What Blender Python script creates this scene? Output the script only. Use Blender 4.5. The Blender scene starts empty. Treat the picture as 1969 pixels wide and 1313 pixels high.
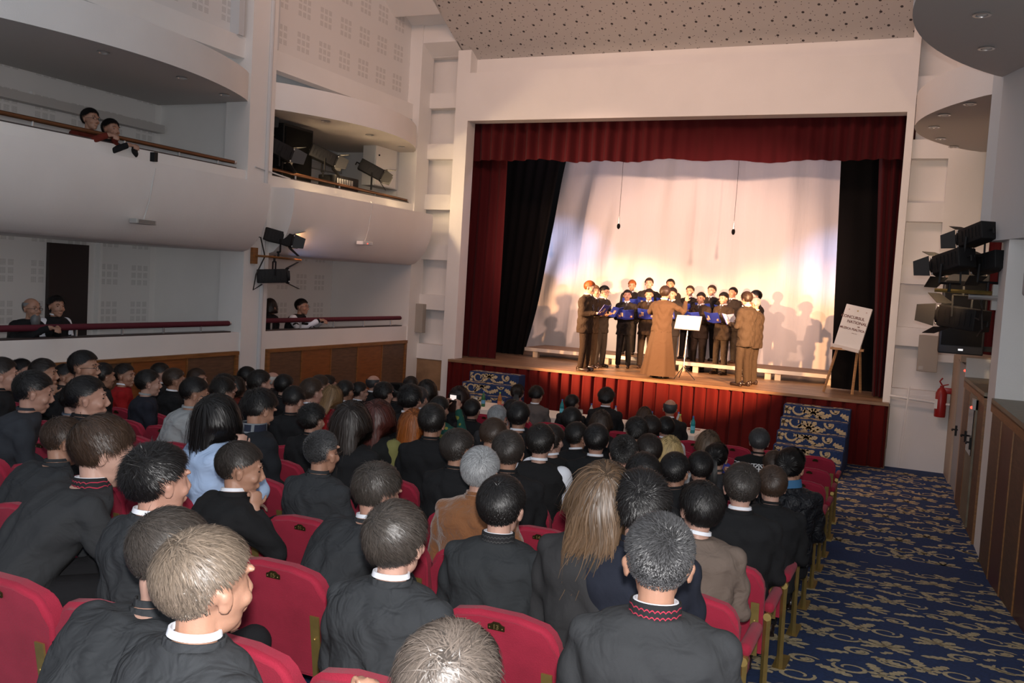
import bpy, bmesh, math, random
import numpy as np
from mathutils import Vector, Matrix, Quaternion
scn = bpy.context.scene
COL = scn.collection
R = math.radians
# ------------------------------------------------------------ camera
cd = bpy.data.cameras.new('camera'); cam = bpy.data.objects.new('camera', cd); COL.objects.link(cam)
cd.sensor_width = 36.0; cd.lens = 1754.0/1969.0*36.0; cd.clip_start = 0.05; cd.clip_end = 100
CZ = 2.82
Yc = Vector((795.5, 66.5, -1754.0)).normalized()
Xc = -Vector((-3899.5, 346.5, -1754.0)); Xc = (Xc-Yc*Xc.dot(Yc)).normalized(); Zc = Xc.cross(Yc)
cam.matrix_world = Matrix.Translation((0,0,CZ)) @ Matrix((Xc,Yc,Zc)).to_4x4()
scn.camera = cam; CAMI = (Matrix.Translation((0,0,CZ)) @ Matrix((Xc,Yc,Zc)).to_4x4()).inverted()
# ------------------------------------------------------------ world and exposure
w = bpy.data.worlds.new('hall_air'); scn.world = w; w.use_nodes = True
w.node_tree.nodes['Background'].inputs[0].default_value = (0.80,0.88,1.0,1)
w.node_tree.nodes['Background'].inputs[1].default_value = 0.52
scn.view_settings.view_transform = 'Standard'; scn.view_settings.look = 'None'
scn.view_settings.exposure = 0.0; scn.view_settings.gamma = 1.0
# ------------------------------------------------------------ lights that belong to no fixture in view
def light(name, kind, loc, power, color, size=.05, aim=None, cone=None, blend=.3, sy=None, parent=None):
    d = bpy.data.lights.new(name, kind); d.energy = power; d.color = color
    if kind == 'AREA':
        d.size = size
        if sy: d.shape = 'RECTANGLE'; d.size_y = sy
    else: d.shadow_soft_size = size
    if cone: d.spot_size = R(cone); d.spot_blend = blend
    o = bpy.data.objects.new(name, d); COL.objects.link(o); o.location = loc
    if aim is not None: o.rotation_euler = (Vector(aim)-Vector(loc)).to_track_quat('-Z','Y').to_euler()
    return o
FLASH = 640
light('camera_flash', 'POINT', (0.03,-0.04,2.96), FLASH, (1.0,.97,.95), .035)
light('front_wash_light', 'SPOT', (-9.35,9.6,5.12), 3300, (1.0,.60,.42), .07, (-4.7,20.6,2.8), 40, .7)
light('front_wash_light', 'SPOT', (-.25,11.3,5.12), 2800, (1.0,.60,.46), .07, (-5.0,20.6,2.8), 40, .7)
light('stage_fill_light', 'AREA', (-4.8,18.6,6.9), 60, (.85,.62,.80), 6.5, (-4.8,19.4,1.2), sy=.8)  # added lilac fill for the stage ambient, not an actual border lamp
gl = light('proscenium_fill', 'AREA', (-4.8,9.5,8.6), 150, (1.0,.56,.38), 7.0, (-4.8,17.0,6.6), sy=1.2); gl.data.spread = R(130)  # added warm fill, stands in for stage light bounced onto the proscenium wall

# ------------------------------------------------------------ materials
MATS = {}
def mat(name, col, rough=.6, metal=0., bump=0., bscale=40., vary=0., vscale=3., spec=.5, stretch=None, sheen=0., emit=None, estr=0., trans=0., rand=0.):
    if name in MATS: return MATS[name]
    m = bpy.data.materials.new(name); m.use_nodes = True; nt = m.node_tree; b = nt.nodes['Principled BSDF']
    b.inputs['Base Color'].default_value = (*col,1); b.inputs['Roughness'].default_value = rough
    b.inputs['Metallic'].default_value = metal; b.inputs['Specular IOR Level'].default_value = spec
    if sheen: b.inputs['Sheen Weight'].default_value = sheen; b.inputs['Sheen Roughness'].default_value = .5
    if trans: b.inputs['Transmission Weight'].default_value = trans
    if emit: b.inputs['Emission Color'].default_value = (*emit,1); b.inputs['Emission Strength'].default_value = estr
    if bump or vary:
        tc = nt.nodes.new('ShaderNodeTexCoord'); src = tc.outputs['Object']
        if stretch:
            mp = nt.nodes.new('ShaderNodeMapping'); mp.inputs['Scale'].default_value = stretch
            nt.links.new(src, mp.inputs['Vector']); src = mp.outputs['Vector']
    if bump:
        n = nt.nodes.new('ShaderNodeTexNoise'); n.inputs['Scale'].default_value = bscale; n.inputs['Detail'].default_value = 4
        nt.links.new(src, n.inputs['Vector'])
        bp = nt.nodes.new('ShaderNodeBump'); bp.inputs['Strength'].default_value = bump; bp.inputs['Distance'].default_value = .01
        nt.links.new(n.outputs['Fac'], bp.inputs['Height']); nt.links.new(bp.outputs['Normal'], b.inputs['Normal'])
    if vary:
        n2 = nt.nodes.new('ShaderNodeTexNoise'); n2.inputs['Scale'].default_value = vscale; n2.inputs['Detail'].default_value = 5
        nt.links.new(src, n2.inputs['Vector'])
        mx = nt.nodes.new('ShaderNodeMix'); mx.data_type = 'RGBA'
        mx.inputs[6].default_value = (*[c*(1-vary) for c in col],1); mx.inputs[7].default_value = (*[min(1,c*(1+vary)) for c in col],1)
        cr = nt.nodes.new('ShaderNodeMapRange'); cr.inputs[1].default_value=.3; cr.inputs[2].default_value=.7
        nt.links.new(n2.outputs['Fac'], cr.inputs[0]); nt.links.new(cr.outputs[0], mx.inputs[0]); nt.links.new(mx.outputs[2], b.inputs['Base Color'])
    MATS[name] = m; return m
def nodes_of(m): return m.node_tree.nodes, m.node_tree.links, m.node_tree.nodes['Principled BSDF']
def math_node(nt, op, a, b=None, clamp=False):
    n = nt.nodes.new('ShaderNodeMath'); n.operation = op; n.use_clamp = clamp
    for i,x in enumerate((a,b)):
        if x is None: continue
        if isinstance(x,(int,float)): n.inputs[i].default_value = x
        else: nt.links.new(x, n.inputs[i])
    return n.outputs[0]
def mixcol(nt, fac, c1, c2):
    mx = nt.nodes.new('ShaderNodeMix'); mx.data_type='RGBA'
    if isinstance(fac,(int,float)): mx.inputs[0].default_value=fac
    else: nt.links.new(fac, mx.inputs[0])
    for i,c in ((6,c1),(7,c2)):
        if isinstance(c,tuple): mx.inputs[i].default_value=(*c,1)
        else: nt.links.new(c, mx.inputs[i])
    return mx.outputs[2]

plaster = mat('plaster', (.80,.785,.765), .75, bump=.12, bscale=60, vary=.03, vscale=1.2)
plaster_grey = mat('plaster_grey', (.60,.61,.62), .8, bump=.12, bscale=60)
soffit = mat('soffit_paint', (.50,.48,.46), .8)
wood_frame = mat('wood_frame', (.23,.095,.025), .45, vary=.25, vscale=4, stretch=(1,1,8))
wood_panel = mat('wood_panel', (.115,.06,.032), .5, vary=.25, vscale=5, stretch=(1,1,6), bump=.1, bscale=80)
wood_red = mat('wood_red', (.22,.072,.018), .4, vary=.2, vscale=4, stretch=(1,1,6))
wood_grey = mat('wood_grey', (.17,.14,.09), .45, vary=.3, vscale=4, stretch=(1.5,14,1.5))
door_dark = mat('door_dark', (.022,.013,.012), .5)
velvet = mat('seat_velvet', (.30,.018,.042), .85, bump=.25, bscale=220, vary=.14, vscale=7, sheen=.08, spec=.2)
velvet_rail = mat('rail_velvet', (.10,.008,.02), .8, bump=.2, bscale=120)
brass = mat('brass', (.42,.30,.10), .42, .7, vary=.15, vscale=12)
brass_bright = mat('brass_bright', (.70,.55,.25), .28, .9)
plate_dark = mat('plate_dark', (.05,.04,.015), .35, .6)
steel = mat('steel', (.62,.62,.62), .3, .9)
blackm = mat('black_metal', (.009,.009,.010), .6, bump=.05, bscale=90, spec=.3)
blackc = mat('black_cloth', (.006,.006,.006), .95, spec=.1)
red_cloth = mat('red_curtain', (.056,.002,.004), .85, sheen=.05, spec=.2, bump=.15, bscale=150)
red_skirt = mat('red_skirt', (.085,.0035,.003), .85, sheen=.05, spec=.2, bump=.15, bscale=150)
black_drape = mat('black_drape', (.008,.007,.007), .95, bump=.2, bscale=90, spec=.1)
white_cloth = mat('white_cloth', (.74,.70,.66), .8, bump=.9, bscale=5, stretch=(2.5,1,.25))
paper = mat('paper', (.82,.82,.80), .7)
shirt_white = mat('shirt_white', (.80,.83,.90), .75)
dark_room = mat('dark_room', (.02,.02,.02), .9)
cable = mat('cable_black', (.015,.015,.015), .6)
cable_white = mat('cable_white', (.6,.6,.58), .6)
pale_wood = mat('pale_wood', (.50,.28,.13), .55, vary=.2, vscale=6, stretch=(1,1,8))
red_paint = mat('red_paint', (.30,.012,.012), .35)
grey_plastic = mat('grey_plastic', (.42,.41,.39), .6)
beige_grille = mat('beige_grille', (.36,.33,.29), .75, bump=.3, bscale=300)
led_red = mat('led_red', (.5,.02,.02), .5, emit=(1,.05,.03), estr=4)

# acoustic board with groups of square perforations
def perf_board(name, au, av, off=(0,0)):
    m = mat(name, (.74,.725,.71), .8); nt = m.node_tree; b = nt.nodes['Principled BSDF']
    tc = nt.nodes.new('ShaderNodeTexCoord'); sp = nt.nodes.new('ShaderNodeSeparateXYZ'); nt.links.new(tc.outputs['Object'], sp.inputs[0])
    def fr(s, period, o=0): return math_node(nt,'FRACT', math_node(nt,'DIVIDE', math_node(nt,'ADD', s, o+1000*period), period))
    acc = None
    for ax, blk, o in ((au,.62,off[0]),(av,.60,off[1])):
        s = sp.outputs[ax]
        f1 = fr(s, blk, o)                    # block of three squares
        a = math_node(nt,'LESS_THAN', f1, .60)
        f2 = math_node(nt,'FRACT', math_node(nt,'MULTIPLY', f1, 5.0))
        c = math_node(nt,'LESS_THAN', f2, .72)
        f3 = math_node(nt,'FRACT', math_node(nt,'MULTIPLY', f2, 5/.72))
        d = math_node(nt,'LESS_THAN', math_node(nt,'ABSOLUTE', math_node(nt,'SUBTRACT', f3, .5)), .33)
        q = math_node(nt,'MULTIPLY', math_node(nt,'MULTIPLY', a, c), d)
        acc = q if acc is None else math_node(nt,'MULTIPLY', acc, q)
    nt.links.new(mixcol(nt, acc, (.74,.725,.71), (.46,.445,.43)), b.inputs['Base Color'])
    return m
perf_side = perf_board('acoustic_board', 'Y', 'Z')
# ceiling board with scattered round holes
def holes_ceiling():
    m = mat('perforated_ceiling', (.56,.53,.50), .8); nt = m.node_tree; b = nt.nodes['Principled BSDF']
    tc = nt.nodes.new('ShaderNodeTexCoord')
    col = None; fac = None
    for sc, rad, rnd in ((3.4,.085,.35),(8,.065,.9)):
        v = nt.nodes.new('ShaderNodeTexVoronoi'); v.inputs['Scale'].default_value = sc; v.inputs['Randomness'].default_value = rnd
        mp = nt.nodes.new('ShaderNodeMapping'); mp.inputs['Rotation'].default_value=(0,0,.35); mp.inputs['Scale'].default_value=(1,1,.0)
        nt.links.new(tc.outputs['Object'], mp.inputs[0]); v.voronoi_dimensions='2D'
        nt.links.new(mp.outputs[0], v.inputs['Vector'])
        f = math_node(nt,'LESS_THAN', v.outputs['Distance'], rad)
        fac = f if fac is None else math_node(nt,'MAXIMUM', fac, f)
    nt.links.new(mixcol(nt, fac, (.56,.53,.50), (.06,.05,.05)), b.inputs['Base Color'])
    return m
perf_ceiling = holes_ceiling()
def stage_boards():
    m = mat('stage_boards', (.30,.16,.07), .42, bump=.08, bscale=60); nt = m.node_tree; b = nt.nodes['Principled BSDF']
    tc = nt.nodes.new('ShaderNodeTexCoord'); sp = nt.nodes.new('ShaderNodeSeparateXYZ'); nt.links.new(tc.outputs['Object'], sp.inputs[0])
    mp = nt.nodes.new('ShaderNodeMapping'); mp.inputs['Scale'].default_value=(.7,7,1); nt.links.new(tc.outputs['Object'], mp.inputs[0])
    n = nt.nodes.new('ShaderNodeTexNoise'); n.inputs['Scale'].default_value=2.2; n.inputs['Detail'].default_value=6; nt.links.new(mp.outputs[0], n.inputs[0])
    mr = nt.nodes.new('ShaderNodeMapRange'); mr.inputs[1].default_value=.32; mr.inputs[2].default_value=.68; nt.links.new(n.outputs[0], mr.inputs[0])
    c = mixcol(nt, mr.outputs[0], (.15,.085,.045), (.36,.22,.12))
    gap = math_node(nt,'LESS_THAN', math_node(nt,'FRACT', math_node(nt,'DIVIDE', sp.outputs['Y'], .14)), .05)
    nt.links.new(mixcol(nt, gap, c, (.06,.03,.015)), b.inputs['Base Color']); return m
boards = stage_boards()
navy = mat('carpet_navy', (.014,.038,.12), .95, bump=.35, bscale=260, vary=.25, vscale=40)
gold = mat('carpet_gold', (.50,.41,.25), .95, bump=.35, bscale=260, vary=.3, vscale=60)

# ------------------------------------------------------------ mesh helpers
def link(name, me, m, parent=None, mw=None):
    o = bpy.data.objects.new(name, me); COL.objects.link(o)
    if m is not None:
        for q in (m if isinstance(m,(list,tuple)) else [m]): me.materials.append(q)
    if parent is not None: o.parent = parent
    return o
def smooth(me, ang=None):
    for p in me.polygons: p.use_smooth = True
    if ang is not None:
        try: me.set_sharp_from_angle(angle=R(ang))
        except Exception: pass
class MB:
    def __init__(s): s.bm = bmesh.new()
    def box(s, x0,x1,y0,y1,z0,z1, bev=0., mat_i=0, rot=None, pivot=None):
        v = [s.bm.verts.new(p) for p in ((x0,y0,z0),(x1,y0,z0),(x1,y1,z0),(x0,y1,z0),(x0,y0,z1),(x1,y0,z1),(x1,y1,z1),(x0,y1,z1))]
        fs = [s.bm.faces.new([v[i] for i in q]) for q in ((3,2,1,0),(4,5,6,7),(0,1,5,4),(1,2,6,5),(2,3,7,6),(3,0,4,7))]
        for f in fs: f.material_index = mat_i
        if bev:
            es = {e for f in fs for e in f.edges}
            r = bmesh.ops.bevel(s.bm, geom=list(es), offset=bev, segments=3, affect='EDGES', profile=.5)
            v = list({x for f in r['faces'] for x in f.verts} | {x for x in v if x.is_valid})
        if rot is not None:
            c = Vector(pivot) if pivot is not None else Vector(((x0+x1)/2,(y0+y1)/2,(z0+z1)/2))
            for x in v: x.co = c + rot @ (x.co-c)
        return v
    def poly(s, pts, mat_i=0):
        f = s.bm.faces.new([s.bm.verts.new(p) for p in pts]); f.material_index = mat_i; return f
    def prism(s, pts, axis, a, b, mat_i=0):
        def P(p,t): return {'x':(t,p[0],p[1]),'y':(p[0],t,p[1]),'z':(p[0],p[1],t)}[axis]
        va = [s.bm.verts.new(P(p,a)) for p in pts]; vb = [s.bm.verts.new(P(p,b)) for p in pts]
        n = len(pts); fs = [s.bm.faces.new(va), s.bm.faces.new(vb[::-1])]
        for i in range(n): fs.append(s.bm.faces.new((va[i],vb[i],vb[(i+1)%n],va[(i+1)%n])))
        for f in fs: f.material_index = mat_i
    def tube(s, pts, r, seg=8, cap=True, mat_i=0, sx=1.):
        pts = [Vector(p) for p in pts]; rings = []; n = len(pts); up = None
        for i,p in enumerate(pts):
            d = (pts[min(i+1,n-1)]-pts[max(i-1,0)]).normalized()
            if up is None: up = Vector((0,0,1)) if abs(d.z)<.9 else Vector((1,0,0))
            a = d.cross(up).normalized(); b = a.cross(d).normalized(); up = b
            rr = r[i] if isinstance(r,(list,tuple)) else r
            rings.append([s.bm.verts.new(p+(a*math.cos(t)*sx+b*math.sin(t))*rr) for t in [2*math.pi*k/seg for k in range(seg)]])
        for i in range(n-1):
            for k in range(seg):
                f = s.bm.faces.new((rings[i][k],rings[i][(k+1)%seg],rings[i+1][(k+1)%seg],rings[i+1][k])); f.material_index = mat_i
        if cap:
            for q in (rings[0][::-1], rings[-1]):
                f = s.bm.faces.new(q); f.material_index = mat_i
    def lathe(s, prof, c=(0,0,0), seg=20, mat_i=0, axis=None):
        M = Vector(axis).normalized().to_track_quat('Z','Y').to_matrix() if axis is not None else Matrix.Identity(3)
        c = Vector(c); rings=[]
        for r,z in prof:
            rings.append([s.bm.verts.new(c+M@Vector((r*math.cos(2*math.pi*k/seg), r*math.sin(2*math.pi*k/seg), z))) for k in range(seg)])
        for i in range(len(rings)-1):
            for k in range(seg):
                f=s.bm.faces.new((rings[i][k],rings[i][(k+1)%seg],rings[i+1][(k+1)%seg],rings[i+1][k])); f.material_index=mat_i
        for q,r in ((rings[0][::-1],prof[0][0]),(rings[-1],prof[-1][0])):
            if r>1e-5: s.bm.faces.new(q).material_index=mat_i
    def ellip(s, c, r, rot=None, seg=16, rings=10, mat_i=0):
        c=Vector(c); R3 = rot if rot is not None else Matrix.Identity(3); L=[]
        top=s.bm.verts.new(c+R3@Vector((0,0,r[2]))); bot=s.bm.verts.new(c+R3@Vector((0,0,-r[2])))
        for i in range(1,rings):
            ph=math.pi*i/rings
            L.append([s.bm.verts.new(c+R3@Vector((r[0]*math.sin(ph)*math.cos(2*math.pi*k/seg), r[1]*math.sin(ph)*math.sin(2*math.pi*k/seg), r[2]*math.cos(ph)))) for k in range(seg)])
        for k in range(seg):
            s.bm.faces.new((top,L[0][k],L[0][(k+1)%seg])).material_index=mat_i
            s.bm.faces.new((bot,L[-1][(k+1)%seg],L[-1][k])).material_index=mat_i
        for i in range(len(L)-1):
            for k in range(seg): s.bm.faces.new((L[i][k],L[i+1][k],L[i+1][(k+1)%seg],L[i][(k+1)%seg])).material_index=mat_i
    def loft(s, rings, mat_i=0, cap=True):
        L=[[s.bm.verts.new(p) for p in r] for r in rings]; n=len(L[0])
        for i in range(len(L)-1):
            for k in range(n): s.bm.faces.new((L[i][k],L[i][(k+1)%n],L[i+1][(k+1)%n],L[i+1][k])).material_index=mat_i
        if cap: s.bm.faces.new(L[0][::-1]).material_index=mat_i; s.bm.faces.new(L[-1]).material_index=mat_i
    def mesh(s, name, sm=None):
        bmesh.ops.recalc_face_normals(s.bm, faces=s.bm.faces[:])
        me = bpy.data.meshes.new(name); s.bm.to_mesh(me); s.bm.free()
        if sm is not None: smooth(me, sm)
        return me
    def build(s, name, m, parent=None, sm=None): return link(name, s.mesh(name, sm), m, parent)
def tag(o, label=None, cat=None, group=None, kind=None):
    if label: o['label']=label
    if cat: o['category']=cat
    if group: o['group']=group
    if kind: o['kind']=kind
    return o
def struct(o, label=None): o['kind']='structure'; return o
def empty(name, loc=(0,0,0), rz=0., s=1.):
    o = bpy.data.objects.new(name, None); COL.objects.link(o); o.location=loc; o.rotation_euler=(0,0,rz); o.scale=(s,s,s); o.empty_display_size=.1; return o
def copy_tree(o, parent=None):
    c = o.copy(); COL.objects.link(c); c.parent = parent
    for ch in list(o.children): copy_tree(ch, c)
    return c
def grid_mesh(name, fn, nu, nv, sm=True):
    vs=[fn(i/nu,j/nv) for j in range(nv+1) for i in range(nu+1)]
    fs=[(j*(nu+1)+i, j*(nu+1)+i+1, (j+1)*(nu+1)+i+1, (j+1)*(nu+1)+i) for j in range(nv) for i in range(nu)]
    me=bpy.data.meshes.new(name); me.from_pydata(vs,[],fs); me.update()
    if sm: smooth(me)
    return me
def text_mesh(body, size, extrude=.001, bold=0.):
    cu = bpy.data.curves.new('lettering','FONT'); cu.body=body; cu.size=size; cu.extrude=extrude; cu.align_x='CENTER'; cu.align_y='CENTER'; cu.offset=bold
    t = bpy.data.objects.new('lettering',cu); COL.objects.link(t)
    dg = bpy.context.evaluated_depsgraph_get(); me = bpy.data.meshes.new_from_object(t.evaluated_get(dg))
    bpy.data.objects.remove(t); bpy.data.curves.remove(cu); return me
# ============================================================ the hall
XL, XE = -10.0, -0.42
def rake(y): return max(0., .1*(10.7-y))
def xr(y): return .54+.05*(16.4-y)           # splayed right wall line
# --- floor
b = MB()
b.prism([(-1.5,0.0-.3),(-1.5,rake(-1.5)),(10.7,0),(17.6,0),(17.6,-.3)], 'x', -12.2, 2.2)
struct(b.build('floor', navy))
# --- damask motif pieces, flat polygons woven into the carpet surface
def leaf(L, W, lobes=4):
    up=[(0,0)]
    for i in range(lobes):
        t0=(i+.25)/lobes; t1=(i+.7)/lobes
        e=math.sin(math.pi*min(.95,(t0*.85+.12)))
        up += [(L*t0, W*(.45+.55*e)), (L*t1, W*(.25+.30*e))]
    up.append((L,0)); return up+[(x,-y*.8) for x,y in up[-2:0:-1]]
def scroll(r, turns=1.15, w=.03, n=16):
    A=[];B=[]
    for i in range(n+1):
        t=i/n; a=t*turns*2*math.pi; rr=r*(1-.55*t); ww=w*(1.0-.65*t)*(.35+min(1,t*4)*.65)
        A.append(((rr+ww)*math.cos(a),(rr+ww)*math.sin(a))); B.append(((rr-ww)*math.cos(a),(rr-ww)*math.sin(a)))
    return A,B
def motif(kind, rnd):
    """list of polygons in a cell about 0.5 m across"""
    out=[]
    def add(pts, ox, oy, a, s=1.):
        c,sn=math.cos(a),math.sin(a); out.append([(ox+s*(x*c-y*sn), oy+s*(x*sn+y*c)) for x,y in pts])
    def addsc(r,ox,oy,a,w,mir=1):
        A,B=scroll(r,w=w); c,sn=math.cos(a),math.sin(a)
        T=lambda p:(ox+mir*(p[0]*c-p[1]*sn), oy+(p[0]*sn+p[1]*c))
        for i in range(len(A)-1): out.append([T(A[i]),T(A[i+1]),T(B[i+1]),T(B[i])])
    if kind==0:
        for k in range(5): add(leaf(.085,.034,2), 0,0, k*2*math.pi/5+.3)
        addsc(.10,-.16,.02,2.6,.020); addsc(.10,.16,.02,2.6,.020,-1)
        add(leaf(.17,.045),.02,.05,1.2); add(leaf(.15,.04),-.03,.05,2.1)
    elif kind==1:
        for a in (.2,.9,1.57,2.24,2.94): add(leaf(.16,.045,3),0,-.02,a)
        add(leaf(.14,.035),-.02,-.03,3.7); add(leaf(.14,.035),.02,-.03,5.7)
    else:
        addsc(.085,.0,.06,.5,.022); add(leaf(.22,.05,5),.07,.0,-.5); add(leaf(.19,.045,4),-.05,-.02,3.5)
        add(leaf(.09,.035,2),.0,.0,1.4); add(leaf(.1,.03,2),.12,.12,.9)
    return out
def place_motifs(b, to3, u0,u1,v0,v1, seed=1, du=.50, dv=.40):
    rnd=random.Random(seed); j=0; v=v0+dv*.5
    while v<v1:
        i=0; u=u0+(du*.5 if j%2 else du*.1)
        while u<u1+.1:
            kind=(i+j*2)%3; jx=rnd.uniform(-.05,.05); jy=rnd.uniform(-.05,.05); mir = -1 if (i+j)%2 else 1
            for poly in motif(kind,rnd):
                pts=[]
                for x,y in poly:
                    U=min(max(u+jx+mir*x*1.2,u0),u1); V=min(max(v+jy+y*1.1,v0),v1); pts.append((U,V))
                ar=0
                for k in range(len(pts)):
                    x1,y1=pts[k]; x2,y2=pts[(k+1)%len(pts)]; ar+=x1*y2-x2*y1
                if abs(ar)<1e-4: continue
                try: b.poly([to3(U,V) for U,V in pts],1)
                except Exception: pass
            u+=du; i+=1
        v+=dv; j+=1
# the aisle carpet lies on the raked floor
b = MB()
n=28
for i in range(n):
    y0=.6+i*(16.8-.6)/n; y1=.6+(i+1)*(16.8-.6)/n
    b.poly([(-1.6,y0,rake(y0)+.006),(xr(y0)+.05,y0,rake(y0)+.006),(xr(y1)+.05,y1,rake(y1)+.006),(-1.6,y1,rake(y1)+.006)],0)
place_motifs(b, lambda u,v:(u,v,rake(v)+.0085), -1.3,.95,1.6,16.7, 3)
o = b.build('trim_17', [navy,gold]); struct(o)
# --- left side wall: pillars, parapets, boxes
boxes = [(3.2,11.55),(12.15,16.75)]
b = MB()
b.box(-10.45,XL+.03,11.55,12.15,0,10.2)              # pillar between the boxes
b.box(-11.99,XL+.03,16.75,17.25,0,10.2)            # end wall beside the proscenium
b.box(-12.2,-12.0,-1.5,17.2,0,10.2)                 # rear of the boxes
for y0,y1 in boxes:
    b.box(-10.16,XL,y0-5 if y0<5 else y0,y1,0,1.76)         # lower parapet
    b.box(-12.0,XL-.14,y0-5 if y0<5 else y0,y1,.85,.95)
    b.box(-12.0,XL-.02,y0-5 if y0<5 else y0,y1,3.05,3.25)    # box ceiling
    b.box(-10.14,XL+.0,y0-5 if y0<5 else y0,y1,3.2,4.34)
    b.box(-10.34,-10.12,y0-5 if y0<5 else y0,y1,6.1,6.42)
b.box(-12.0,-10.2,11.7,12.0,1.0,6.2)
struct(b.build('wall_left', plaster))
b = MB()
for y0,y1 in boxes: b.box(-10.36,-10.26,(y0-5 if y0<5 else y0),y1,6.42,10.2)
for y0,y1 in boxes: b.box(-12.0,-11.97,(y0-5 if y0<5 else y0),y1,3.3,5.8); b.box(-12.0,-11.97,(y0-5 if y0<5 else y0),y1,.95,3.05)
struct(b.build('trim_1', perf_side))
# slim vertical reveals on the upper wall and pillar pipe
b = MB()
for y in (11.35,12.2): b.box(-10.3,-10.08,y,y+.12,6.42,10.2)
b.tube([(XL+.05,11.98,.0),(XL+.05,11.98,10.2)], .035, 8)
b.tube([(XL+.045,11.72,4.42),(XL+.045,12.6,4.34)], .012, 6)
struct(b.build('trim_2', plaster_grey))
# --- curved balcony fronts
prof = [(-10.0,3.05),(-9.88,3.09),(-9.76,3.20),(-9.64,3.36),(-9.56,3.55),(-9.51,3.78),(-9.50,4.02),(-9.51,4.13),(-9.97,4.15)]
for nm,(y0,y1) in zip((1,2),boxes):
    b = MB(); ya = y0-5 if y0<5 else y0
    N=24; rings=[]
    for i in range(N+1):
        y=ya+(y1-ya)*i/N; rings.append([(x,y,z) for x,z in prof]+[(-10.05,y,4.15),(-10.05,y,3.05)])
    b.loft(rings); o=b.build('trim_%d'%(20+nm), plaster, sm=35); struct(o)
# --- curved canopies over the upper boxes
def canopy(name, side, y0, y1, x0, bulge, z0, z1, m=plaster):
    b=MB(); N=26; bot=[];top=[]
    for i in range(N+1):
        t=i/N; y=y0+(y1-y0)*t; x=x0-side*bulge*math.sin(math.pi*t)**.8; bot.append((x,y,z0)); top.append((x,y,z1))
    back=x0+side*1.9
    for i in range(N):
        b.poly([bot[i],bot[i+1],top[i+1],top[i]],0)
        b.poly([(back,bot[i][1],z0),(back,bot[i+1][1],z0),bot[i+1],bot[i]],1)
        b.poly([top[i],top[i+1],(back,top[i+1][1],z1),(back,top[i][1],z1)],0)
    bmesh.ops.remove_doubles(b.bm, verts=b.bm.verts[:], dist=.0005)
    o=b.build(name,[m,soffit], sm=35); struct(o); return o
canopy('trim_11', -1, 6.1, 11.6, XL-.05, .72, 5.42, 5.86)
canopy('trim_12', -1, 12.1, 16.75, XL-.05, .80, 5.42, 5.86)
# --- wainscot panelling, lower left
def wainscot(name, y0, y1, panels):
    b=MB(); X=XL+.03
    b.box(XL,X+.03,y0,y1,1.40,1.46,mat_i=0); b.box(XL,X+.02,y0,y1,.02,.12,mat_i=0)
    b.box(XL,X+.02,y0,y0+.07,.12,1.40,mat_i=0); b.box(XL,X+.02,y1-.07,y1,.12,1.40,mat_i=0)
    n=len(panels); w=(y1-y0-.14)/n
    for i,k in enumerate(panels):
        a=y0+.07+i*w; b.box(XL,X,a+.012,a+w-.012,.12,1.40,mat_i=1+k); b.box(XL,X+.012,a+w-.015,a+w+.015,.12,1.40,mat_i=0)
    struct(b.build(name,[wood_frame,wood_panel,wood_red]))
wainscot('trim_3', 12.2, 16.72, [0,1,0,1,0])
wainscot('trim_4', 2.0, 11.5, [0,1,0,0,1,0,0,1,0])
# --- doors in the lower boxes
for k,(ya,yb) in enumerate(((9.55,10.25),(12.62,13.35))):
    b=MB(); b.box(-11.97,-11.90,ya,yb,.95,3.0); struct(b.build('door_%d'%(k+1), door_dark))
b=MB()
for y in (10.42,13.55): b.box(-11.97,-11.86,y,y+.05,.95,3.05); 
b.box(-11.97,-11.9,9.2,9.24,5.1,5.14)
struct(b.build('trim_5', plaster))
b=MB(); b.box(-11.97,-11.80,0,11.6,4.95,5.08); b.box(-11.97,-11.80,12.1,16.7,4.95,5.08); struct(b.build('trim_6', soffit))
# --- rails
def rail(name, pts, r, m, posts, pz, pm, lab, ball=None):
    e=empty(name,(pts[0][0],pts[0][1],pz)); off=Vector(e.location)
    b=MB(); b.tube([Vector(p)-off for p in pts], r, 12); b.build('handrail', m, e, 40)
    for y in posts:
        b=MB(); t=(y-pts[0][1])/(pts[-1][1]-pts[0][1]); z=pts[0][2]+(pts[-1][2]-pts[0][2])*t
        b.tube([Vector((pts[0][0],y,pz))-off,Vector((pts[0][0],y,z-.01))-off],.017,8); b.build('post', pm, e, 40)
    b=MB(); b.ellip(Vector(pts[-1])-off+Vector((0,.03,0)),(.035,.035,.035)); b.build('end_knob', steel, e, 60)
    b=MB(); b.box(-.09,.06,0,pts[-1][1]-pts[0][1],.0,.02); b.build('ledge', mat('ledge_dark',(.05,.04,.04),.5), e)
    tag(e, lab, 'railing', 'box railings')
rail('railing', [(-10.06,5.5,1.90),(-10.06,11.35,1.90)], .042, velvet_rail, (6.4,7.4,8.5,9.25,10.0,10.75), 1.76, steel, 'burgundy padded rail on steel posts along the lower left box, nearer the camera')
rail('railing', [(-10.06,12.2,1.93),(-10.06,16.55,1.93)], .042, velvet_rail, (12.4,13.2,14.2,15.2,16.2), 1.76, steel, 'burgundy padded rail on steel posts along the lower box beside the proscenium')
brown_rail = mat('rail_bronze',(.16,.07,.03),.35,.5)
rail('railing', [(-10.08,5.0,4.46),(-10.08,11.35,4.44)], .030, brown_rail, (6.5,7.8,9.2,10.2,11.0), 4.34, steel, 'thin bronze handrail along the upper left balcony where two people lean')
rail('railing', [(-10.08,12.2,4.46),(-10.08,16.6,4.40)], .028, brown_rail, (12.9,14.2,15.4), 4.34, steel, 'thin bronze handrail of the upper box that holds the spotlights')
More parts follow.
